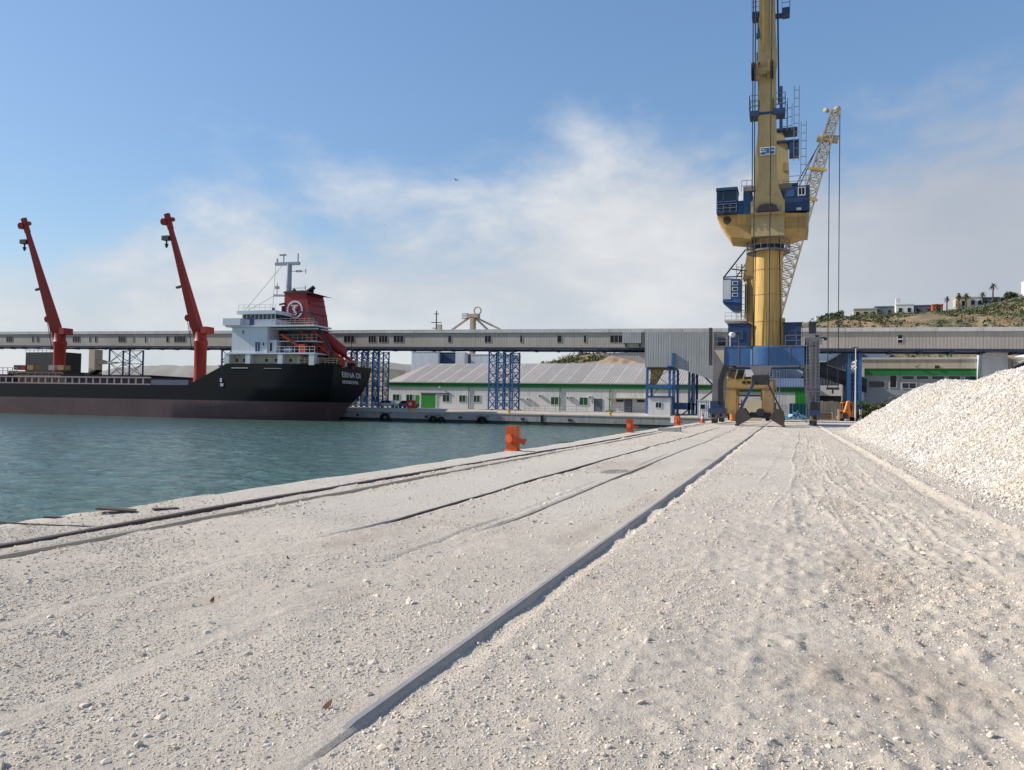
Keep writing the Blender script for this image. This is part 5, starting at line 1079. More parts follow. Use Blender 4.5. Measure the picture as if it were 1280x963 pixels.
for k, (p, q) in enumerate((((-8.9, 5.8), (1.6, 12.4)), ((1.6, 12.4), (4.3, 10.5)))): B().prism([p, q, (q[0], q[1] + 0.2), (p[0], p[1] + 0.2)], -0.3, 6.3).build('roof_slope', 'shed_blue', dg)
ic = root('inclined_conveyor', 'enclosed blue-grey conveyor sloping down from the gallery to the right', 'conveyor', (0.0, 131.0, 0))
P0, P1 = (-2.5, 10.2), (11.5, 5.1)
B().prism([(P0[0], P0[1]), (P1[0], P1[1]), (P1[0], P1[1] + 1.4), (P0[0], P0[1] + 1.4)], 0, 2.4).build('casing', 'shed_dark', ic)
B().prism([(P0[0], P0[1] + 1.4), (P1[0], P1[1] + 1.4), (P1[0], P1[1] + 1.52), (P0[0], P0[1] + 1.52)], -0.15, 2.55).build('roof', 'wall_grey', ic)
B().prism([(P0[0], P0[1] - 0.75), (P1[0], P1[1] - 0.75), (P1[0], P1[1]), (P0[0], P0[1])], 0.2, 2.2).build('belt_frame', 'dark_steel', ic)
for X, Z in ((4.6, 6.6), (11.0, 4.6)): B().box(X - 0.2, X + 0.2, 0.8, 1.2, 0, Z + 0.6).build('trestle', 'steel_blue_dark', ic)
B().box(4.7, 5.7, -0.25, 0.0, 8.5, 9.1).build('drive_box', 'dark_steel', ic)

# fence of upright sheets
fe = root('sheet_fence', 'beige fence of upright sheets behind the loader', 'fence', (3.8, 133.8, 0))
for k in range(13): B().box(k * 0.52, k * 0.52 + 0.49, 0, 0.05, 0, 2.9 + 0.06 * ((k * 7) % 3)).build('fence_sheet', 'fence_beige', fe)
B().box(-0.05, 6.8, 0.052, 0.12, 0.9, 1.0).build('fence_rail', 'dark_steel', fe)
tf = root('teal_fence', 'teal sheet fence in front of the green shed door', 'fence', (0.2, 131.8, 0))
for k in range(6): B().box(k * 0.52, k * 0.52 + 0.49, 0, 0.05, 0, 2.5).build('fence_sheet', 'teal_sheet', tf)
mf = root('mesh_fence', 'grey wire mesh panel between brown post and teal fence', 'fence', (-1.8, 131.8, 0))
B().box(-0.3, -0.05, 0, 0.2, 0, 2.6).build('post', 'rail_rust', mf); b = B()
for k in range(8): b.bar((k * 0.24, 0, 0.1), (k * 0.24, 0, 2.2), 0.04); b.bar((0, 0, 0.1 + k * 0.3), (1.75, 0, 0.1 + k * 0.3), 0.04)
b.build('mesh', 'galv', mf)['kind'] = 'stuff'
# light-blue scrap heap
hp = root('blue_scrap_heap', 'crumpled light blue sheet scrap lying by the teal fence', 'scrap heap', (0.9, 116.0, 0))
for k in range(16):
    a = random.uniform(-1.6, 1.6); c = random.uniform(-0.8, 0.8); h = random.uniform(0.1, 0.9) * (1 - abs(a) / 2.2)
    o = B().quad([(-0.5, -0.3, 0), (0.5, -0.3, 0.15), (0.45, 0.35, -0.05), (-0.4, 0.3, 0.12)]).build('sheet_piece', 'tarp_blue', hp); o.location = (a, c, h + 0.15); o.rotation_euler = (random.uniform(-1, 1), random.uniform(-1, 1), random.uniform(0, 6))
    so = o.modifiers.new('t', 'SOLIDIFY'); so.thickness = 0.03
cr8 = root('brown_crate', 'open brown timber crate against the beige fence', 'crate', (5.2, 126.0, 0))
for k in range(3): B().box(-1.1, 1.1, -0.55, -0.5, 0.05 + k * 0.35, 0.36 + k * 0.35).build('plank', 'timber', cr8); B().box(-1.1, 1.1, 0.5, 0.55, 0.05 + k * 0.35, 0.36 + k * 0.35).build('plank', 'timber', cr8)
for sx in (-1.12, 1.05): B().box(sx, sx + 0.07, -0.6, 0.6, 0, 1.2).build('end_board', 'house_tan', cr8)

# wheel loader / excavator seen from behind
ld = root('backhoe_loader', 'orange backhoe loader parked by the blue lattice column', 'loader', (8.1, 121.0, 0), R(8))
B().box(-0.8, 0.8, -1.2, 1.8, 0.6, 1.5).build('chassis', 'loader_orange', ld)
cbn = B().box(-0.75, 0.75, -0.3, 1.2, 2.6, 2.75).build('cab_roof', 'loader_orange', ld)
for sx in (-0.7, 0.7):
    for sy in (-0.25, 1.15): B().box(sx - 0.05, sx + 0.05, sy - 0.05, sy + 0.05, 1.5, 2.6).build('cab_post', 'loader_orange', cbn)
B().box(-0.66, 0.66, -0.2, 1.1, 1.5, 2.5).build('cab_glass', 'glass_dark', cbn)
for sx, sy, rr in ((-0.95, -0.7, 0.72), (0.95, -0.7, 0.72), (-0.9, 1.5, 0.5), (0.9, 1.5, 0.5)):
    wh = B().tube((sx - 0.22, sy, rr), (sx + 0.22, sy, rr), rr, n=18).build('wheel', 'rubber', ld, True); B().tube((sx - 0.25, sy, rr), (sx + 0.25, sy, rr), rr * 0.5, n=12).build('rim', 'loader_orange', wh)
B().bar((0.1, -1.3, 1.0), (-0.4, -2.2, 2.8), 0.34, 0.4).build('boom_arm', 'loader_orange', ld); B().bar((-0.4, -2.2, 2.8), (-0.9, -2.5, 1.2), 0.28, 0.32).build('dipper_arm', 'loader_orange', ld); B().bar((0.2, -1.35, 1.2), (0.1, -1.9, 2.2), 0.14).build('hydraulic_ram', 'dark_steel', ld)
B().prism([(-1.3, 0.35), (-0.6, 0.35), (-0.5, 1.1), (-1.2, 1.2)], -2.9, -2.2).build('bucket', 'rail_rust', ld)
for sx in (-1.45, 1.45): B().box(sx - 0.12, sx + 0.12, -1.5, -1.2, 0.1, 1.7).build('stabiliser', 'house_tan', ld)
# lamp post
lp = root('lamp_post', 'slim pale steel pole standing before the white building corner', 'pole', (8.95, 118.5, 0)); B().tube((0, 0, 0), (0, 0, 10.5), 0.11, 0.06, 8).build('mast', 'white_paint', lp); B().bar((-0.5, 0, 10.4), (0.3, 0, 10.5), 0.12).build('lamp_arm', 'dark_steel', lp)

# white building with green band behind the stone heap
wb = root('white_office', 'white flat-roofed building with green band behind the stone heap', 'building', (10.3, 132.0, 0))
B().box(0.9, 36, 0.2, 14, 0, 7.1).build('wall', 'wall_grey', wb)
for k in range(7): B().box(0.9 + k * 5.0, 0.9 + (k + 1) * 5.0 - 0.02, -0.1, 0.2, 7.1, 8.15).build('band_panel', 'green_band', wb); B().box(-0.05 if k == 0 else 0.9 + k * 5.0, 0.9 + (k + 1) * 5.0 - 0.03, -0.2, 14.2, 8.15, 9.75).build('parapet_panel', 'parapet', wb)
B().box(-0.1, 36, -0.35, -0.21, 9.55, 9.85).build('coping', 'white_paint', wb); B().box(0.1, 0.9, -0.3, 14, 0, 8.15).build('corner_pier', 'white_paint', wb)
B().box(-2.0, 0.1, 1.0, 12, 0, 8.0).build('side_wing', 'leg_grey', wb)
window(1.6, 3.85, 5.2, 6.15, 'glass_dark', 'wall_grey', 0, wb, 0.2); window(4.6, 5.5, 5.2, 7.05, 'dark_window', 'white_paint', 0, wb, 0.2)
for a in (6.3, 8.3, 10.4, 12.6, 14.8): window(a, a + 1.6, 6.5, 7.0, 'glass_dark', 'white_paint', 0, wb, 0.2)
window(6.3, 8.2, 5.1, 5.9, 'glass_dark', 'white_paint', 1, wb, 0.2)
B().box(10.7, 11.3, -0.3, -0.1, 8.2, 8.6).build('flood_lamp', 'dark_steel', wb); B().bar((8.0, -0.1, 8.3), (8.7, -0.6, 8.7), 0.08).build('lamp_arm', 'dark_steel', wb)
wx = root('white_tank_house', 'plain pale box building rising behind the stone heap crest', 'building', (26.6, 128.4, 0)); B().box(0, 3.2, 0, 3.5, 0, 10.2).build('wall', 'container_white', wx); B().box(-0.1, 3.3, -0.1, 3.6, 10.2, 10.3).build('roof', 'white_paint', wx)
wy = root('sloped_roof_hall', 'hall with white sloping roof at the end of the gallery', 'hall', (31.5, 131.6, 0)); B().prism([(0, 0), (22, 0), (22, 10.6), (4, 10.6), (0, 8.4)], 0, 16).build('wall', 'shed_dark', wy); B().prism([(-0.3, 8.4), (4, 10.7), (22, 10.7), (22, 10.95), (3.9, 10.95), (-0.4, 8.65)], -0.5, 16.5).build('roof', 'roof_white', wy)

# pale building and stair west of the warehouse
pw_ = root('pale_office', 'pale two-storey office partly hidden behind the blue towers', 'office', (-86.5, 150, 0.3)); B().box(-6, 2.4, 0, 10, 0, 8.4).build('wall', 'cream', pw_); B().box(-6.2, 2.6, -0.2, 10.2, 8.4, 8.7).build('roof', 'parapet', pw_)
for zz in (1.2, 4.6):
    for xx in (-5, -2.6, -0.2): window(xx, xx + 1.3, zz, zz + 1.2, 'glass_dark', 'white_paint', 1, pw_, 0.0)
# containers stacked behind the warehouse
for i, (xa, xb, zb, zt, m, lab, Yc) in enumerate(((-84.6, -77.6, 0.2, 13.6, 'container_white', 'white corrugated silo block behind the warehouse roof ridge', 164), (-77.4, -73.0, 0.2, 13.5, 'container_navy', 'navy blue corrugated block between two white ones behind the warehouse', 165), (-70.0, -60.5, 0.2, 13.0, 'container_white', 'long white corrugated block beyond the navy one', 166))):
    r = root('storage_block', lab, 'storage block', (xa, Yc, zb)); B().box(0, xb - xa, 0, 8, 0, zt - zb).build('wall', m, r); B().box(-0.1, xb - xa + 0.1, -0.1, 8.1, zt - zb, zt - zb + 0.15).build('roof', 'roof_white', r)
r = root('red_white_tower', 'narrow red and white banded tower behind the warehouse ridge', 'tower', (-72.2, 163, 0.2))
for k in range(6): B().box(-0.5 if k % 2 else -0.48, 1.8, 0, 2, k * 2.2, (k + 1) * 2.2 - 0.02).build('band', 'container_red' if k == 3 else 'white_paint', r)
# brown ore heap behind the warehouse
oxs = np.arange(-64, -12, 0.7); oys = np.arange(165, 196, 0.8)
def ore_z(x, y):
    k = np.interp(x, [-64, -58, -52, -47, -43, -37, -32, -27, -20, -14], [0, 10.5, 11.6, 11.8, 12.4, 14.2, 15.4, 14.6, 11.5, 0]); t = np.sin(np.pi * np.clip((y - 165) / 31, 0, 1)) ** 0.6
    return k * t * (0.86 + 0.28 * fbm(x * 0.35, y * 0.3, 5, 301)) - 0.3
tag(grid_mesh('ore_heap', oxs, oys, ore_z, MATS['heap_brown']), 'rough brown ore heap rising behind the warehouse roof', 'heap')
# pale conveyor tower with struts, seen above the gallery
sp = root('conveyor_head_tower', 'pale cream conveyor head with splayed struts showing above the gallery', 'conveyor tower', (-82.5, 196.0, 0))
B().box(-0.3, 0.7, -1, 1, 0, 25.4).build('mast', 'lattice_cream', sp); B().box(-1.3, 1.9, -1.0, 1.0, 25.2, 26.3).build('head', 'lattice_cream', sp)
for (x, z) in ((-9.5, 19.8), (7.0, 19.8), (12.0, 20.2)): B().bar((0.4 if x > 0 else -0.6, 0, 25.6), (x, 0, z), 0.5).build('strut', 'lattice_cream', sp)
for k in range(4): B().bar((-3.0, -0.5, 25.0 + k * 0.45), (-1.0, -0.5, 25.2 + k * 0.4), 0.16).build('rod', 'dark_steel', sp)
o = B().lathe([(0.9, -0.2), (1.15, -0.2), (1.15, 0.2), (0.9, 0.2), (0.9, -0.2)], n=16).build('pulley', 'lattice_cream', sp); o.location = (1.5, 0, 27.2); o.rotation_euler = (R(90), 0, 0)
vm = root('vessel_mast', 'dark ship mast with crossed yards showing above the gallery', 'mast', (-93.5, 196.0, 0)); B().tube((0, 0, 0), (0, 0, 27.5), 0.4, 0.15, 8).build('pole', 'dark_steel', vm)
for z, wd in ((24.2, 1.6), (26.6, 0.7), (22.6, 1.2)): B().bar((-wd, 0, z), (wd, 0, z), 0.2).build('yard', 'dark_steel', vm)
B().box(0.4, 1.6, -0.5, 0.5, 21.6, 23.6).build('radar_box', 'house_tan', vm)

# ================================================================ HILL HOUSES, PALMS, SHRUBS
def house(X, Y_, wd, dp, h, m, label, parapet=True, wins=3, tower=0):
    z = float(hill_z(np.array([X + wd / 2]), np.array([Y_]))[0]) - 0.8
    r = root('hill_house', label, 'house', (X, Y_, z), group='houses along the hill crest'); h += 0.8
    B().box(0, wd, 0, dp, 0, h).build('wall', m, r); B().box(-0.15, wd + 0.15, -0.15, dp + 0.15, h, h + 0.35).build('roof', m, r)
    for k in range(wins):
        c = wd * (k + 0.5) / wins; f = B().box(c - 0.6, c + 0.6, -0.1, 0.0, h * 0.45, h * 0.78).build('window', 'house_grey', r); B().box(c - 0.48, c + 0.48, -0.13, -0.1, h * 0.48, h * 0.75).build('pane', 'dark_window', f)
    if tower: B().box(0, 1.6, 0.2, 1.8, h + 0.35, h + tower).build('stair_tower', m, r)
    return r
house(24.5, 336, 8.5, 6, 3.6, 'house_tan', 'low tan stone house on the left end of the hill crest')
house(32.5, 338, 7.0, 7, 4.4, 'house_grey', 'dark grey block house beside the tan hill house', wins=2)
house(39.6, 334, 6.2, 6, 4.6, 'house_white', 'bright white house with thin stair tower on the hill crest', wins=2, tower=2.6)
house(46.2, 338, 7.0, 6, 4.0, 'house_grey', 'grey flat house right of the white hill house', wins=2)
house(52.5, 335, 3.6, 5, 3.4, 'house_rust', 'small brick-red house on the hill crest', wins=1)
house(60.5, 335, 5.0, 6, 5.2, 'house_tan', 'cream upright house under the twin palms', wins=1)
house(65.5, 337, 4.5, 6, 4.4, 'house_white', 'white cottage beside the cream upright house', wins=2)
house(70.0, 340, 6.0, 6, 3.4, 'house_grey', 'low slate-grey house below the tallest palm', wins=2)
house(84.6, 338, 9.0, 7, 5.0, 'house_white', 'white villa with flat roof near the top of the slope', wins=3)
house(10.5, 337, 6.0, 6, 2.4, 'house_white', 'tiny white building among rocks on the lower crest', wins=1)
# low crest wall
cwv = root('crest_wall', 'long pale boundary wall along the hill crest', 'wall', (50, 331.5, 0))
for k in range(11):
    xa, xb = 50 + k * 3.4, 50 + (k + 1) * 3.4; za = float(hill_z(np.array([xa]), np.array([331.5]))[0]); zb_ = float(hill_z(np.array([xb]), np.array([331.5]))[0])
    B().prism([(xa - 50, za - 0.8), (xb - 50, zb_ - 0.8), (xb - 50, zb_ + 1.0), (xa - 50, za + 1.0)], 0, 0.4).build('wall_section', 'concrete_pale', cwv)
def palm(X, Y_, h, label, s=1.0):
    z = float(hill_z(np.array([X]), np.array([Y_]))[0]) - 0.3
    r = root('palm_tree', label, 'palm tree', (X, Y_, z), group='palms along the hill crest'); top_ = h
    B().tube((0, 0, 0), (0.15, 0, top_), 0.38 * s, 0.26 * s, 8).build('trunk', 'bark', r, True)
    b = B()
    for k in range(34):
        a = random.uniform(0, 6.28); el = random.uniform(-0.9, 1.2); L_ = random.uniform(1.6, 2.5) * s; p = Vector((0.15, 0, top_)); pts_ = [p]
        for j in range(1, 5):
            t = j / 4; pts_.append(p + Vector((math.cos(a) * L_ * t * math.cos(el), math.sin(a) * L_ * t * math.cos(el), L_ * t * math.sin(el) - 0.9 * L_ * t * t * 0.6)))
        side = Vector((-math.sin(a), math.cos(a), 0)) * 0.22 * s
        for j in range(4):
            w0, w1 = (1 - abs(j / 4 - 0.3)), (1 - abs((j + 1) / 4 - 0.3)); b.quad([pts_[j] - side * w0, pts_[j] + side * w0, pts_[j + 1] + side * w1, pts_[j + 1] - side * w1])
    b.build('crown', 'palm_leaf', r)
palm(57.2, 334, 6.1, 'slim palm left of the twin pair on the crest', 0.72); palm(61.0, 333, 6.8, 'first of the twin round-headed palms above the cream house', 0.80); palm(63.4, 333, 6.3, 'second of the twin round-headed palms above the cream house', 0.80); palm(69.6, 336, 5.6, 'shorter palm between the white cottage and the tallest palm', 0.84); palm(73.4, 338, 8.3, 'tallest palm standing alone on the crest', 0.92); palm(53.6, 334, 3.6, 'small dark palm behind the brick-red house', 0.64)
def leafy(b, c, rad, n, size, flat=0.75):
    for k in range(n):
        v = Vector((random.gauss(0, 1), random.gauss(0, 1), random.gauss(0, 1))).normalized() * (random.random() ** 0.4)
        p = Vector(c) + Vector((v.x * rad, v.y * rad, v.z * rad * flat)); n_ = Vector((random.gauss(0, 1), random.gauss(0, 1), random.gauss(0, 1))).normalized(); u = n_.orthogonal().normalized(); w_ = n_.cross(u); s_ = size * random.uniform(0.6, 1.4)
        b.quad([p - u * s_, p - w_ * s_ * 0.6, p + u * s_, p + w_ * s_ * 0.6])
# scrub over the hillside: uncountable, one mass
b = B(); m_ = 0
while m_ < 3600:
    X = random.uniform(-100, 125); Y_ = random.uniform(232, 333); z = float(hill_z(np.array([X]), np.array([Y_]))[0])
    if float(fbm(np.array([X * 0.06]), np.array([Y_ * 0.08]), 3, 333)[0]) < 0.40: m_ += 0.3; continue
    rd = random.choice((0.6, 0.9, 1.3, 2.0, 2.8)); leafy(b, (X, Y_, z + 0.25 * rd), rd, int(9 + 9 * rd), 0.36, 0.5); m_ += 1
tag(b.build('hillside_scrub', 'shrub_leaf'), 'olive green scrub covering the hillside', 'scrub', kind='stuff')
def bush(X, Y_, z, rad, label, h=1.0, n=500, sz=0.13, m='bush_leaf', cat='shrub', name='shrub', grp='shrubs beside the white building'):
    r = root(name, label, cat, (X, Y_, z), group=grp); b = B()
    for k in range(6): a = k * 1.05; b.tube((0, 0, -0.1), (math.cos(a) * rad * 0.6, math.sin(a) * rad * 0.6, rad * h * 1.0), 0.05 * rad, 0.015, 5)
    b.build('stem', 'bark', r); c = B()
    for k in range(9): leafy(c, (random.uniform(-.6, .6) * rad, random.uniform(-.5, .5) * rad, random.uniform(0.35, 1.1) * rad * h), rad * random.uniform(0.35, 0.6), n // 9, sz)
    c.build('crown', m, r)
bush(11.2, 122, 0, 1.9, 'rounded grey-green shrub beside the stone heap foot', 1.3, 900, 0.14); bush(13.2, 124, 0, 2.0, 'taller grey-green shrub between the heap and the white wall', 1.35, 900, 0.14); bush(9.9, 120.5, 0, 1.1, 'small dry shrub next to the backhoe loader', 1.2, 450, 0.11)
zt = float(hill_z(np.array([16.0]), np.array([333.]))[0])
bush(13.8, 334, zt - 0.6, 2.6, 'dark round tree on the lower hill crest', 1.1, 700, 0.3, 'palm_leaf', 'tree', 'hill_tree', 'dark trees on the hill crest'); bush(18.2, 334, zt - 0.4, 3.0, 'larger dark tree on the lower hill crest by the ropes', 1.2, 800, 0.32, 'palm_leaf', 'tree', 'hill_tree', 'dark trees on the hill crest'); bush(79.5, 336, float(hill_z(np.array([79.5]), np.array([336.]))[0]) - 0.5, 3.2, 'dark tree below the white villa', 1.0, 800, 0.34, 'palm_leaf', 'tree', 'hill_tree', 'dark trees on the hill crest'); bush(76.0, 338, float(hill_z(np.array([76.]), np.array([338.]))[0]) - 0.5, 2.4, 'low dark tree between tallest palm and white villa', 0.9, 600, 0.32, 'palm_leaf', 'tree', 'hill_tree', 'dark trees on the hill crest')

# ================================================================ STONES (scattered, uncountable)
def stone_material(name, rgb, var=0.22):
    m = bpy.data.materials.new(name); m.use_nodes = True; t = m.node_tree; n = t.nodes; bs = n['Principled BSDF']; bs.inputs['Roughness'].default_value = 0.92; bs.inputs['Specular IOR Level'].default_value = 0.2
    at = n.new('ShaderNodeAttribute'); at.attribute_type = 'INSTANCER'; at.attribute_name = 'tone'
    r = n.new('ShaderNodeMapRange'); t.links.new(at.outputs['Fac'], r.inputs[0]); r.inputs[3].default_value = 1 - var; r.inputs[4].default_value = 1 + var
    at2 = n.new('ShaderNodeAttribute'); at2.attribute_type = 'INSTANCER'; at2.attribute_name = 'warm'
    mxr = n.new('ShaderNodeMixRGB'); t.links.new(at2.outputs['Fac'], mxr.inputs[0]); mxr.inputs[1].default_value = (*lin(rgb), 1); mxr.inputs[2].default_value = (*lin((rgb[0], int(rgb[1] * 0.965), int(rgb[2] * 0.90))), 1)
    hs = n.new('ShaderNodeHueSaturation'); t.links.new(r.outputs[0], hs.inputs['Value']); t.links.new(mxr.outputs[0], hs.inputs['Color']); t.links.new(hs.outputs[0], bs.inputs['Base Color'])
    MATS[name] = m; return m
stone_material('limestone', (209, 204, 197), 0.22); stone_material('gravel_stone', (208, 198, 185), 0.18)
def stone_tree(name, m, sub):
    g = bpy.data.node_groups.new(name, 'GeometryNodeTree'); g.interface.new_socket('Geometry', in_out='INPUT', socket_type='NodeSocketGeometry'); g.interface.new_socket('Geometry', in_out='OUTPUT', socket_type='NodeSocketGeometry')
    n = g.nodes; l = g.links; gi = n.new('NodeGroupInput'); go = n.new('NodeGroupOutput'); j = n.new('GeometryNodeJoinGeometry')
    for k in range(5):
        ico = n.new('GeometryNodeMeshIcoSphere'); ico.inputs['Radius'].default_value = 1.0; ico.inputs['Subdivisions'].default_value = sub
        ns = n.new('ShaderNodeTexNoise'); ns.noise_dimensions = '4D'; ns.inputs['W'].default_value = 3.7 * k; ns.inputs['Scale'].default_value = 0.9; ns.inputs['Detail'].default_value = 2
        sub_ = n.new('ShaderNodeVectorMath'); sub_.operation = 'SUBTRACT'; l.new(ns.outputs['Color'], sub_.inputs[0]); sub_.inputs[1].default_value = (0.5, 0.5, 0.5)
        ml = n.new('ShaderNodeVectorMath'); ml.operation = 'SCALE'; l.new(sub_.outputs[0], ml.inputs[0]); ml.inputs['Scale'].default_value = 2.0
        sp_ = n.new('GeometryNodeSetPosition'); l.new(ico.outputs[0], sp_.inputs[0]); l.new(ml.outputs[0], sp_.inputs['Offset'])
        tr_ = n.new('GeometryNodeTransform'); l.new(sp_.outputs[0], tr_.inputs[0]); tr_.inputs['Scale'].default_value = ((1.0, 0.8, 0.6), (1.2, 0.75, 0.75), (0.9, 0.9, 0.8), (1.3, 0.9, 0.5), (1.0, 0.65, 0.7))[k]
        sm = n.new('GeometryNodeSetMaterial'); sm.inputs['Material'].default_value = m; l.new(tr_.outputs[0], sm.inputs[0])
        ss = n.new('GeometryNodeSetShadeSmooth'); ss.inputs['Shade Smooth'].default_value = False; l.new(sm.outputs[0], ss.inputs[0])
        gi2 = n.new('GeometryNodeGeometryToInstance'); l.new(ss.outputs[0], gi2.inputs[0]); l.new(gi2.outputs[0], j.inputs[0])
    def na(k, tp):
        a = n.new('GeometryNodeInputNamedAttribute'); a.data_type = tp; a.inputs[0].default_value = k; return a.outputs[0]
    ip = n.new('GeometryNodeInstanceOnPoints'); l.new(gi.outputs[0], ip.inputs['Points']); l.new(j.outputs[0], ip.inputs['Instance']); ip.inputs['Pick Instance'].default_value = True
    l.new(na('pick', 'INT'), ip.inputs['Instance Index']); l.new(na('rot', 'FLOAT_VECTOR'), ip.inputs['Rotation']); l.new(na('size', 'FLOAT'), ip.inputs['Scale'])
    l.new(ip.outputs[0], go.inputs[0]); return g
def scatter(name, pos, size, m, sub, parent=None, tone=None, warm=None, flat=None):
    me = bpy.data.meshes.new(name); k = len(pos); me.vertices.add(k); me.vertices.foreach_set('co', pos.astype(np.float32).ravel())
    def A(nm, tp, key, arr): a = me.attributes.new(nm, tp, 'POINT'); a.data.foreach_set(key, arr.ravel())
    A('size', 'FLOAT', 'value', size.astype(np.float32)); A('pick', 'INT', 'value', rng.integers(0, 5, k).astype(np.int32))
    rot = rng.uniform(0, 6.283, (k, 3)); 
    if flat is not None: rot[:, :2] = rng.normal(0, flat, (k, 2))
    A('rot', 'FLOAT_VECTOR', 'vector', rot.astype(np.float32)); A('tone', 'FLOAT', 'value', (rng.random(k) if tone is None else tone).astype(np.float32)); A('warm', 'FLOAT', 'value', (rng.random(k) ** 2 if warm is None else warm).astype(np.float32))
    o = bpy.data.objects.new(name, me); col.objects.link(o)
    md = o.modifiers.new('scatter', 'NODES'); md.node_group = stone_tree(name + '_nodes', MATS[m], sub)
    if parent: o.parent = parent
    o['kind'] = 'stuff'; me.materials.append(MATS[m]); return o
# stone heap on the right: a windrow with a rounded end
def pile_z(x, y):
    toe = 3.75 + (fbm(y * 0.25, y * 0 + 2, 3, 401) - 0.5) * 0.5
    crest = 3.45 + (fbm(y * 0.18, y * 0 + 5, 3, 402) - 0.5) * 0.9; cx = toe + crest / 0.75; back = cx + 2.2
    up = (x - toe) * 0.76; dn = crest - (x - back) * 0.70; z = np.minimum(np.minimum(up, crest + 0.0 * x), dn)
    # far end as a cone
    d = np.sqrt(np.maximum(0, y - 56.5) ** 2 + 0 * x); z = np.minimum(z, crest * 1.05 - d * 0.62); z = np.minimum(z, (y - 1.0) * 0.7)
    z = z + (fbm(x * 0.9, y * 0.8, 4, 403) - 0.5) * 0.42 * sst(z, 0.1, 1.2) - 0.18 * sst(z, crest - 0.7, crest)
    return z
pl = grid_mesh('limestone_heap', np.arange(3.2, 17.5, 0.16), np.arange(0.6, 63, 0.2), lambda x, y: np.maximum(pile_z(x, y), -0.25) - 0.03, MATS['rail_dust'])
pm = mat('heap_fines', (206, 199, 188), 0.95, var=0.2, scale=3.0, bump=1.0, bscale=14); pl.data.materials[0] = pm
tag(pl, 'long heap of crushed white limestone along the right of the quay', 'stone heap')
n_ = 460000; px_ = rng.uniform(3.3, 12.5, n_); py_ = 1.2 + 62.5 * rng.random(n_) ** 1.0
pz_ = pile_z(px_, py_); dist = np.hypot(px_, py_)
keep = (pz_ > -0.06) & (rng.random(n_) < np.clip(26.0 / dist, 0.32, 1.0)) & ((px_ < 10.0) | (rng.random(n_) < 0.3)) & (py_ > 8)
px_, py_, pz_, dist = px_[keep], py_[keep], pz_[keep], dist[keep]
sz = np.clip(rng.lognormal(math.log(0.0165), 0.55, len(px_)), 0.008, 0.09) * np.clip(dist / 26.0, 0.85, 1.15)
warm_ = np.clip(fbm(px_ * 0.5, py_ * 0.4, 4, 410) * 1.6 - 0.55 + rng.normal(0, 0.15, len(px_)), 0, 1)
kx = rng.exponential(0.28, 9000); ky = 8 + 54 * rng.random(9000); kx = 3.95 - kx; ks = np.clip(rng.lognormal(math.log(0.017), 0.45, 9000), 0.008, 0.06)
spill = scatter('spilt_limestone', np.stack([kx, ky, ground_z(kx, ky) + ks * 0.2], -1), ks, 'limestone', 1, pl)
scatter('loose_limestone', np.stack([px_, py_, pz_ - sz * 0.1], -1), sz, 'limestone', 1, pl, None, warm_)
# gravel over the quay, thinning with distance (smaller stones can no longer be told apart)
def gravel_field(n, y0, y1, smin, smax, med, seed_mask, name, powy, label):
    u = rng.random(n); yy = (y0 ** powy + u * (y1 ** powy - y0 ** powy)) ** (1 / powy); lo = np.maximum(-9.2, -1.36 * yy - 2.5); hi = np.minimum(3.6, 0.27 * yy + 2.2); xx = lo + rng.random(n) * (hi - lo)
    dn = np.clip(sst(fbm(xx * 0.75, yy * 0.6, 4, seed_mask), 0.34, 0.66), 0.05, 1) * (1 - 0.9 * smooth_mask(xx, yy)); dn = dn * (1 - 0.1 * sst(xx, -1.2, 0.6)) + 0.9 * np.exp(-((xx + 1.85) / 0.22) ** 2) + 0.6 * np.exp(-((yy - 3.0) / 1.2) ** 2)
    k = rng.random(n) < dn; xx, yy = xx[k], yy[k]; sz = np.clip(rng.lognormal(math.log(med), 0.5, len(xx)), smin, smax); z = ground_z(xx, yy)
    for rx in (-8.02, -7.52, -5.22, -3.72, -2.12): k = np.abs(xx - rx) > 0.09; xx, yy, sz, z = xx[k], yy[k], sz[k], z[k]
    rail = np.abs(xx + 2.1) < 0.05; xx, yy, sz, z = xx[~rail], yy[~rail], sz[~rail], z[~rail]
    o = scatter(name, np.stack([xx, yy, z - sz * 0.05], -1), sz, 'gravel_stone', 1, None, None, None, 0.5); tag(o, label, 'gravel', kind='stuff'); return len(xx)
gravel_field(330000, 1.2, 10.0, 0.0022, 0.017, 0.0046, 501, 'fine_gravel', 1.2, 'fine pale gravel strewn over the near quay')
gravel_field(42000, 1.2, 26.0, 0.006, 0.032, 0.0105, 502, 'coarse_gravel', 1.0, 'coarse pale gravel strewn along the quay')
gravel_field(24000, 9.0, 70.0, 0.010, 0.05, 0.017, 503, 'scattered_gravel', 1.0, 'scattered pale stones across the far quay surface')
# larger lumps that can be picked out one by one
def lump(rad, seed):
    rr = random.Random(seed); b = B(); n = 7; m = 4; rows = []
    for j in range(m + 1):
        th = math.pi * j / m; rows.append([(rad * (1 + rr.uniform(-.25, .25)) * math.sin(th) * math.cos(2 * math.pi * k / n + j) * 1.2, rad * (1 + rr.uniform(-.25, .25)) * math.sin(th) * math.sin(2 * math.pi * k / n + j) * 0.9, rad * 0.65 * math.cos(th) * (1 + rr.uniform(-.15, .15)) + rad * 0.35) for k in range(n)])
    for a, c in zip(rows[:-1], rows[1:]):
        for k in range(n): b.quad([a[k], a[(k + 1) % n], c[(k + 1) % n], c[k]])
    return b
stone_single = mat('stone_lump', (190, 180, 166), 0.92, var=0.2, scale=12, bump=0.5, bscale=40, objrand=0.18)
protos = [lump(1.0, k).build('loose_stone', 'stone_lump') for k in range(4)]
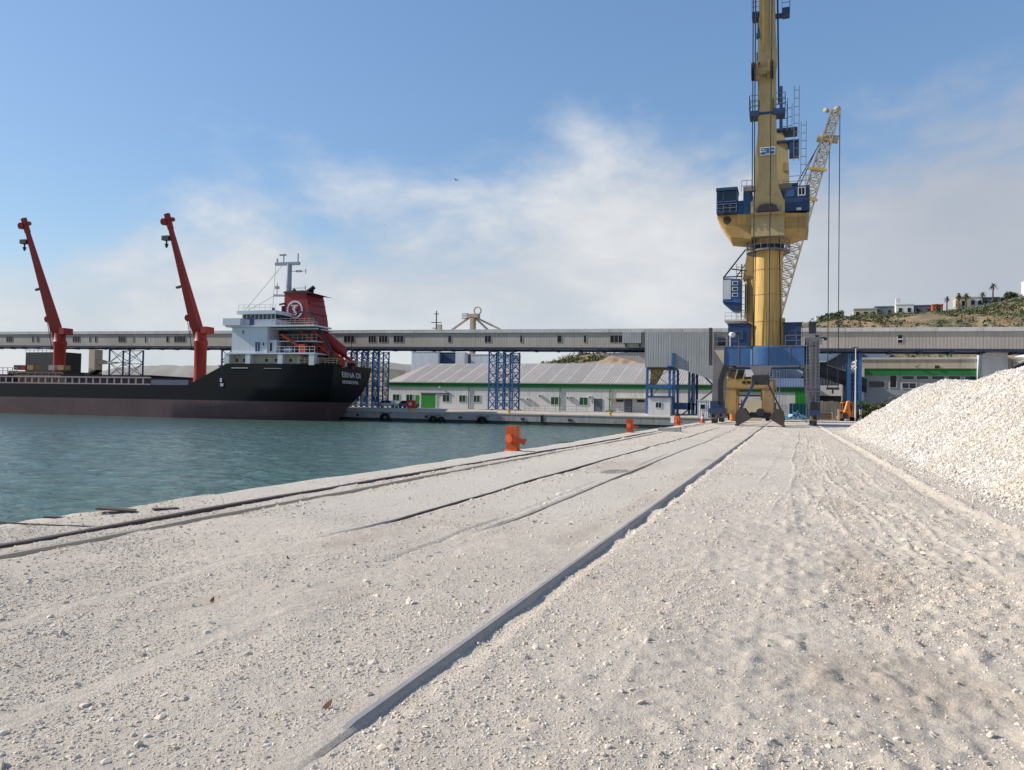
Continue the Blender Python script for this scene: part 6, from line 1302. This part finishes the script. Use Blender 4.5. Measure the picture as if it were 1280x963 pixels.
LUMPS = [(-6.3, 6.2), (-5.4, 5.3), (-4.9, 4.4), (-6.0, 5.1), (-3.9, 3.9), (-3.1, 3.4), (-4.2, 5.9), (-5.9, 7.2), (0.35, 4.6), (0.1, 5.9), (0.9, 6.4), (1.5, 7.1), (0.55, 7.4), (1.2, 5.2), (-0.4, 4.2), (-0.9, 5.4), (-1.2, 3.6), (-1.6, 4.8), (1.8, 8.4), (0.2, 8.8), (-0.2, 6.9), (-3.2, 6.4), (-4.6, 7.6), (1.35, 6.1), (-7.0, 8.0), (-0.7, 7.9), (0.75, 3.7), (-2.9, 4.6), (-1.75, 3.3), (1.9, 9.6)]
for i, (X, Y_) in enumerate(LUMPS):
    o = protos[i] if i < 4 else protos[i % 4].copy()
    if i >= 4: col.objects.link(o)
    s_ = random.uniform(0.014, 0.028); o.scale = (s_, s_, s_); o.rotation_euler = (0, 0, random.uniform(0, 6.28)); o.location = (X, Y_, float(ground_z(np.array([X]), np.array([Y_]))[0]) - 0.004)
    tag(o, 'loose pale limestone lump left of the kerb rail' if X < -2.1 else 'loose pale limestone lump in the gravel right of the kerb rail' if X < 0.2 else 'loose pale limestone lump among the wheel tracks', 'stone', 'larger loose stones on the quay')

# ================================================================ RAILS IN THE QUAY
def rail_strip(name, x, wd, off, y0, y1, m, label, hgt=0.07, wob=0.012, step=0.6, seed=1):
    yy = np.arange(y0, y1 + 0.01, step); big = (fbm(yy * 0 + x * 0.22, yy * 0.16, 4, 21) - 0.5) * 0.10 if abs(x + 2.1) > 0.1 else yy * 0 - 0.006
    xx = x + (fbm(yy * 0.3, yy * 0 + seed, 3, 600 + seed) - 0.5) * 2 * wob; z = big + off + (fbm(yy * 0.5, yy * 0 + seed, 3, 700 + seed) - 0.5) * 0.012
    z = z - 0.07 * (1 - sst(yy, y0, y0 + (0.45 if name == 'kerb_rail' else 2.2))) * (0 if name == 'crane_rail' else 1)
    b = B(); h = wd / 2; ch = min(0.012, wd * 0.2)
    prof = [(-h, -hgt), (-h, -ch), (-h + ch, 0), (h - ch, 0), (h, -ch), (h, -hgt)]; n = len(prof)
    for k in range(len(yy)): b.v += [(xx[k] - x, yy[k] - y0, z[k] + pz) for _ in (0,) for (pxx, pz) in ()] + [(xx[k] - x + pxx, yy[k] - y0, z[k] + pz) for pxx, pz in prof]
    for k in range(len(yy) - 1):
        for j in range(n - 1): b.f.append((k * n + j, k * n + j + 1, (k + 1) * n + j + 1, (k + 1) * n + j))
    b.f.append(tuple(range(n))); b.f.append(tuple((len(yy) - 1) * n + j for j in reversed(range(n))))
    o = b.build(name, m, None, False, (x, y0, 0)); return tag(o, label, 'rail', 'rails set in the quay')
rail_strip('kerb_rail', -2.10, 0.06, 0.008, 2.9, 78, 'rail_steel', 'grey steel kerb rail standing proud along the middle of the quay', 0.16, 0.004)
rail_strip('crane_rail', -8.02, 0.12, 0.022, -9.0, 76, 'rail_rust', 'dark rusty rail next to the broken quay edge', 0.1, 0.015, seed=2)
rail_strip('crane_rail', -7.52, 0.055, 0.02, -9.0, 76, 'rail_dust', 'dust-covered rail second in from the quay edge', 0.08, 0.012, seed=3)
rail_strip('track_rail', -5.22, 0.05, 0.004, 8.0, 62, 'rail_rust', 'thin dark rail between the dusty edge rails and the kerb rail', 0.06, 0.01, seed=4)
rail_strip('track_rail', -3.72, 0.04, 0.002, 8.0, 60, 'rail_dust', 'pale half-buried rail nearest the kerb rail', 0.06, 0.01, seed=5)
rail_strip('track_rail', 2.95, 0.06, 0.035, 9.0, 66, 'rail_dust', 'rail buried under a dust ridge beside the stone heap', 0.09, 0.02, seed=6)

# ================================================================ QUAY FURNITURE
def bollard(X, Y_, label, lean=0.0, rz=0.0, cap=False):
    z = float(ground_z(np.array([X]), np.array([Y_]))[0]) - 0.03
    r = root('mooring_bollard', label, 'bollard', (X, Y_, z), rz, 'orange bollards along the quay edge')
    B().prism([(-0.19, 0.0), (0.20, 0.0), (0.17, 0.5), (0.185, 0.86), (0.15, 0.89), (-0.19, 0.89), (-0.215, 0.86), (-0.2, 0.4)], -0.17, 0.17).build('post', 'bollard_orange', r)
    B().lathe([(0.30, 0.0), (0.30, 0.05), (0.2, 0.08)], n=16).build('base_plate', 'bollard_orange', r)
    h = B(); h.tube((-0.03, -0.20, 0.48), (0.42, -0.08, 0.36), 0.13, 0.09, 14); h.tube((0.42, -0.08, 0.36), (0.48, -0.06, 0.34), 0.12, 0.10, 14); h.build('horn', 'bollard_orange', r, True)
    B().tube((-0.06, -0.30, 0.46), (-0.02, -0.17, 0.47), 0.15, 0.15, 14).build('flange', 'bollard_orange', r, True)
    if cap: B().lathe([(0.0, 1.12), (0.14, 1.1), (0.2, 1.0), (0.17, 0.9)], n=12).build('dark_cap', 'rubber', r, True); B().box(-0.62, -0.3, -0.1, 0.1, 0.25, 0.8).build('white_plate', 'white_paint', r)
bollard(-9.06, 25.4, 'orange mooring bollard at the edge, with nothing but water behind it'); bollard(-9.1, 46.8, 'orange mooring bollard in front of the grey quay wall', rz=0.1); bollard(-9.25, 69.5, 'orange bollard with dark cap and white plate near the crane', rz=-0.2, cap=True)
cn = root('traffic_cone', 'orange traffic cone standing by the crane wheel', 'traffic cone', (-8.35, 82.0, 0)); B().box(-0.3, 0.3, -0.3, 0.3, 0, 0.06).build('base', 'bollard_orange', cn); B().lathe([(0.24, 0.06), (0.05, 1.1), (0, 1.1)], n=14).build('cone', 'bollard_orange', cn, True); B().lathe([(0.178, 0.45), (0.135, 0.68)], n=14).build('band', 'letter_white', cn, True)
o = B().prism([(-0.75, 0), (0.75, 0), (0.7, 0.3), (-0.68, 0.27)], -0.3, 0.3).build('rail_stop', 'concrete', None, False, (-7.3, 51.0, -0.02)); tag(o, 'low concrete stop block lying across the edge rails', 'block')
for k, (X, Y_, L_, wd, tilt, rz, m, lab) in enumerate(((-8.9, 8.35, 0.5, 0.2, 6, 40, 'timber', 'broken grey slab tilted up beside the rusty rail'), (-8.55, 8.9, 0.35, 0.12, 2, 60, 'rail_rust', 'dark rusty plate lying beside the tilted slab'), (-9.2, 33.5, 1.6, 0.35, 1, 70, 'rubber', 'black flattened rubber strip lying on the quay edge'), (-9.25, 7.7, 0.3, 0.08, 4, 30, 'rail_rust', 'small rusty scrap on the broken lip of the quay'))):
    o = B().box(-L_ / 2, L_ / 2, -wd / 2, wd / 2, 0, 0.022).build('debris_plank' if m == 'timber' else 'debris_plate', m, None, False, (X, Y_, float(ground_z(np.array([X]), np.array([Y_]))[0]) + (0.03 if tilt > 5 else 0.0))); o.rotation_euler = (0, R(tilt), R(rz)); tag(o, lab, 'debris')
o = B().path([(0, 0, 0), (0.5, 0.02, 0.02), (1.1, -0.05, 0.01), (1.9, 0.0, -0.01)], 0.012, 6).build('rusty_rod', 'rail_rust', None, False, (-10.0, 6.9, 0.0)); o.rotation_euler = (0, 0, R(18)); tag(o, 'thin rusty rod lying on the broken quay lip', 'rod')
for k, (X, Y_, s_, lab) in enumerate(((-2.33, 3.62, 0.038, 'curled brown dry leaf beside the kerb rail'), (-4.35, 5.05, 0.035, 'orange-brown dry leaf among gravel left of the kerb rail'), (-4.75, 6.6, 0.035, 'reddish dry leaf on the stained rail groove'), (-3.05, 3.75, 0.022, 'small brown leaf by pale stones'))):
    b = B(); 
    for j in range(5):
        t0, t1 = j / 5, (j + 1) / 5; w0, w1 = math.sin(math.pi * t0) * 0.4 + 0.05, math.sin(math.pi * t1) * 0.4 + 0.05
        b.quad([((t0 - .5) * 2, -w0, 0.5 * (t0 - .5) ** 2 * 3 + 0.2 * w0), ((t1 - .5) * 2, -w1, 0.5 * (t1 - .5) ** 2 * 3 + 0.2 * w1), ((t1 - .5) * 2, w1, 0.5 * (t1 - .5) ** 2 * 3), ((t0 - .5) * 2, w0, 0.5 * (t0 - .5) ** 2 * 3)])
    o = b.build('dry_leaf', 'leaf_brown', None, True, (X, Y_, float(ground_z(np.array([X]), np.array([Y_]))[0]) + 0.012)); o.scale = (s_, s_, s_); o.rotation_euler = (R(20), R(-25), R(75 + 40 * k)); tag(o, lab, 'leaf')
# birds
def bird(loc, span, m, label, bank=0.2, rz=0):
    r = root('seagull', label, 'seagull', loc, rz); b = B(); b.lathe([(0, -0.5), (0.06, -0.4), (0.10, -0.1), (0.09, 0.2), (0.05, 0.4), (0, 0.48)], n=8); o = b.build('body', m, r, True); o.rotation_euler = (R(90), 0, 0); o.scale = (span, span, span)
    for s_ in (-1, 1): B().quad([(0, 0.16 * span, 0), (s_ * 0.45 * span, 0.2 * span, 0.16 * span), (s_ * 0.45 * span, -0.02 * span, 0.14 * span), (0, -0.14 * span, 0)]).quad([(s_ * 0.45 * span, 0.2 * span, 0.16 * span), (s_ * 1.0 * span, -0.05 * span, 0.10 * span), (s_ * 0.45 * span, -0.02 * span, 0.14 * span)]).build('wing', m, r)
    r.rotation_euler = (0.1, bank, rz)
bird((9.2, 34.0, 19.6), 0.42, 'bird_white', 'white gull gliding high at the top of the sky', 0.9, 0.3); bird((-31.5, 70.0, 24.0), 0.5, 'bird_dark', 'small grey gull gliding in front of the cloud bank', 0.1, 1.2); bird((-44.0, 78.0, 22.0), 0.4, 'bird_dark', 'tiny dark gull flying above the ship mast side of the clouds', -0.2, 0.6)

# clutter round the rear crane's feet
for k, (x, z, rr, m) in enumerate(((-2.2, 5.9, 0.45, 'rail_rust'), (-0.6, 6.8, 0.5, 'crane_yellow'), (1.0, 6.2, 0.5, 'crane_ochre'), (1.9, 6.9, 0.42, 'rail_rust'), (-3.0, 7.1, 0.4, 'crane_yellow'))): B().tube((x, -3.5, z), (x, -2.5, z), rr, n=12).build('gear_motor', m, c2)
B().box(-0.9, 0.1, -3.9, -3.0, 5.6, 7.2).build('canvas_cover', 'white_paint', c2)
for xx in (-3.3, -2.2, -1.2, -0.2, 0.8, 1.8): B().bar((xx, -3.72, 5.3), (xx + 0.5, -3.72, 7.3), 0.12).build('strut', 'lattice_cream', c2)
B().railing([(-3.6, -3.75, 7.4), (2.6, -3.75, 7.4)], 0.9, 0.8, 0.06).build('deck_rail', 'lattice_cream', c2)
for zz in (2.0, 3.2): B().box(-2.1, 1.1, 2.4, 2.6, zz, zz + 0.2).build('tie_beam', 'rail_rust', c2)
for sx in (-3.6, 0.95): B().box(sx, sx + 0.1, -3.62, -3.0, 1.0, 4.8).build('leg_rib', 'rail_rust', c2)
pk = root('board_stack', 'beige board panel propped behind the open grab', 'board', (-4.3, 101.2, 0)); B().box(-1.2, 1.2, 0, 0.1, 0, 2.6).build('panel', 'house_tan', pk); B().box(-1.3, -1.2, -0.05, 0.15, 0, 2.7).build('frame', 'rail_rust', pk)
for k, (X, Y_, m, lab) in enumerate(((-5.9, 98.0, 'rail_rust', 'rusty oil drum by the water-side leg of the rear crane'), (-6.4, 97.4, 'loader_orange', 'orange oil drum beside the rusty one'), (-0.9, 99.0, 'steel_blue_dark', 'dark blue oil drum behind the grab'))):
    r = root('oil_drum', lab, 'oil drum', (X, Y_, 0), group='oil drums under the rear crane'); B().lathe([(0, 0), (0.29, 0), (0.3, 0.02), (0.29, 0.3), (0.305, 0.31), (0.29, 0.33), (0.29, 0.6), (0.305, 0.61), (0.29, 0.63), (0.3, 0.9), (0.27, 0.88), (0, 0.88)], n=18).build('body', m, r, True); B().tube((0.15, 0, 0.88), (0.15, 0, 0.91), 0.04, n=8).build('bung', 'galv', r)
pr = root('pallet_stack', 'stack of weathered timber pallets beside the crane wheels', 'pallets', (2.6, 98.5, 0))
for k in range(4):
    for j in range(5): B().box(-0.6 + j * 0.26, -0.6 + j * 0.26 + 0.16, -0.5, 0.5, k * 0.16 + 0.12, k * 0.16 + 0.145).build('slat', 'timber', pr)
    for j in range(3): B().box(-0.6 + j * 0.55, -0.6 + j * 0.55 + 0.1, -0.5, 0.5, k * 0.16, k * 0.16 + 0.118).build('bearer', 'timber', pr)
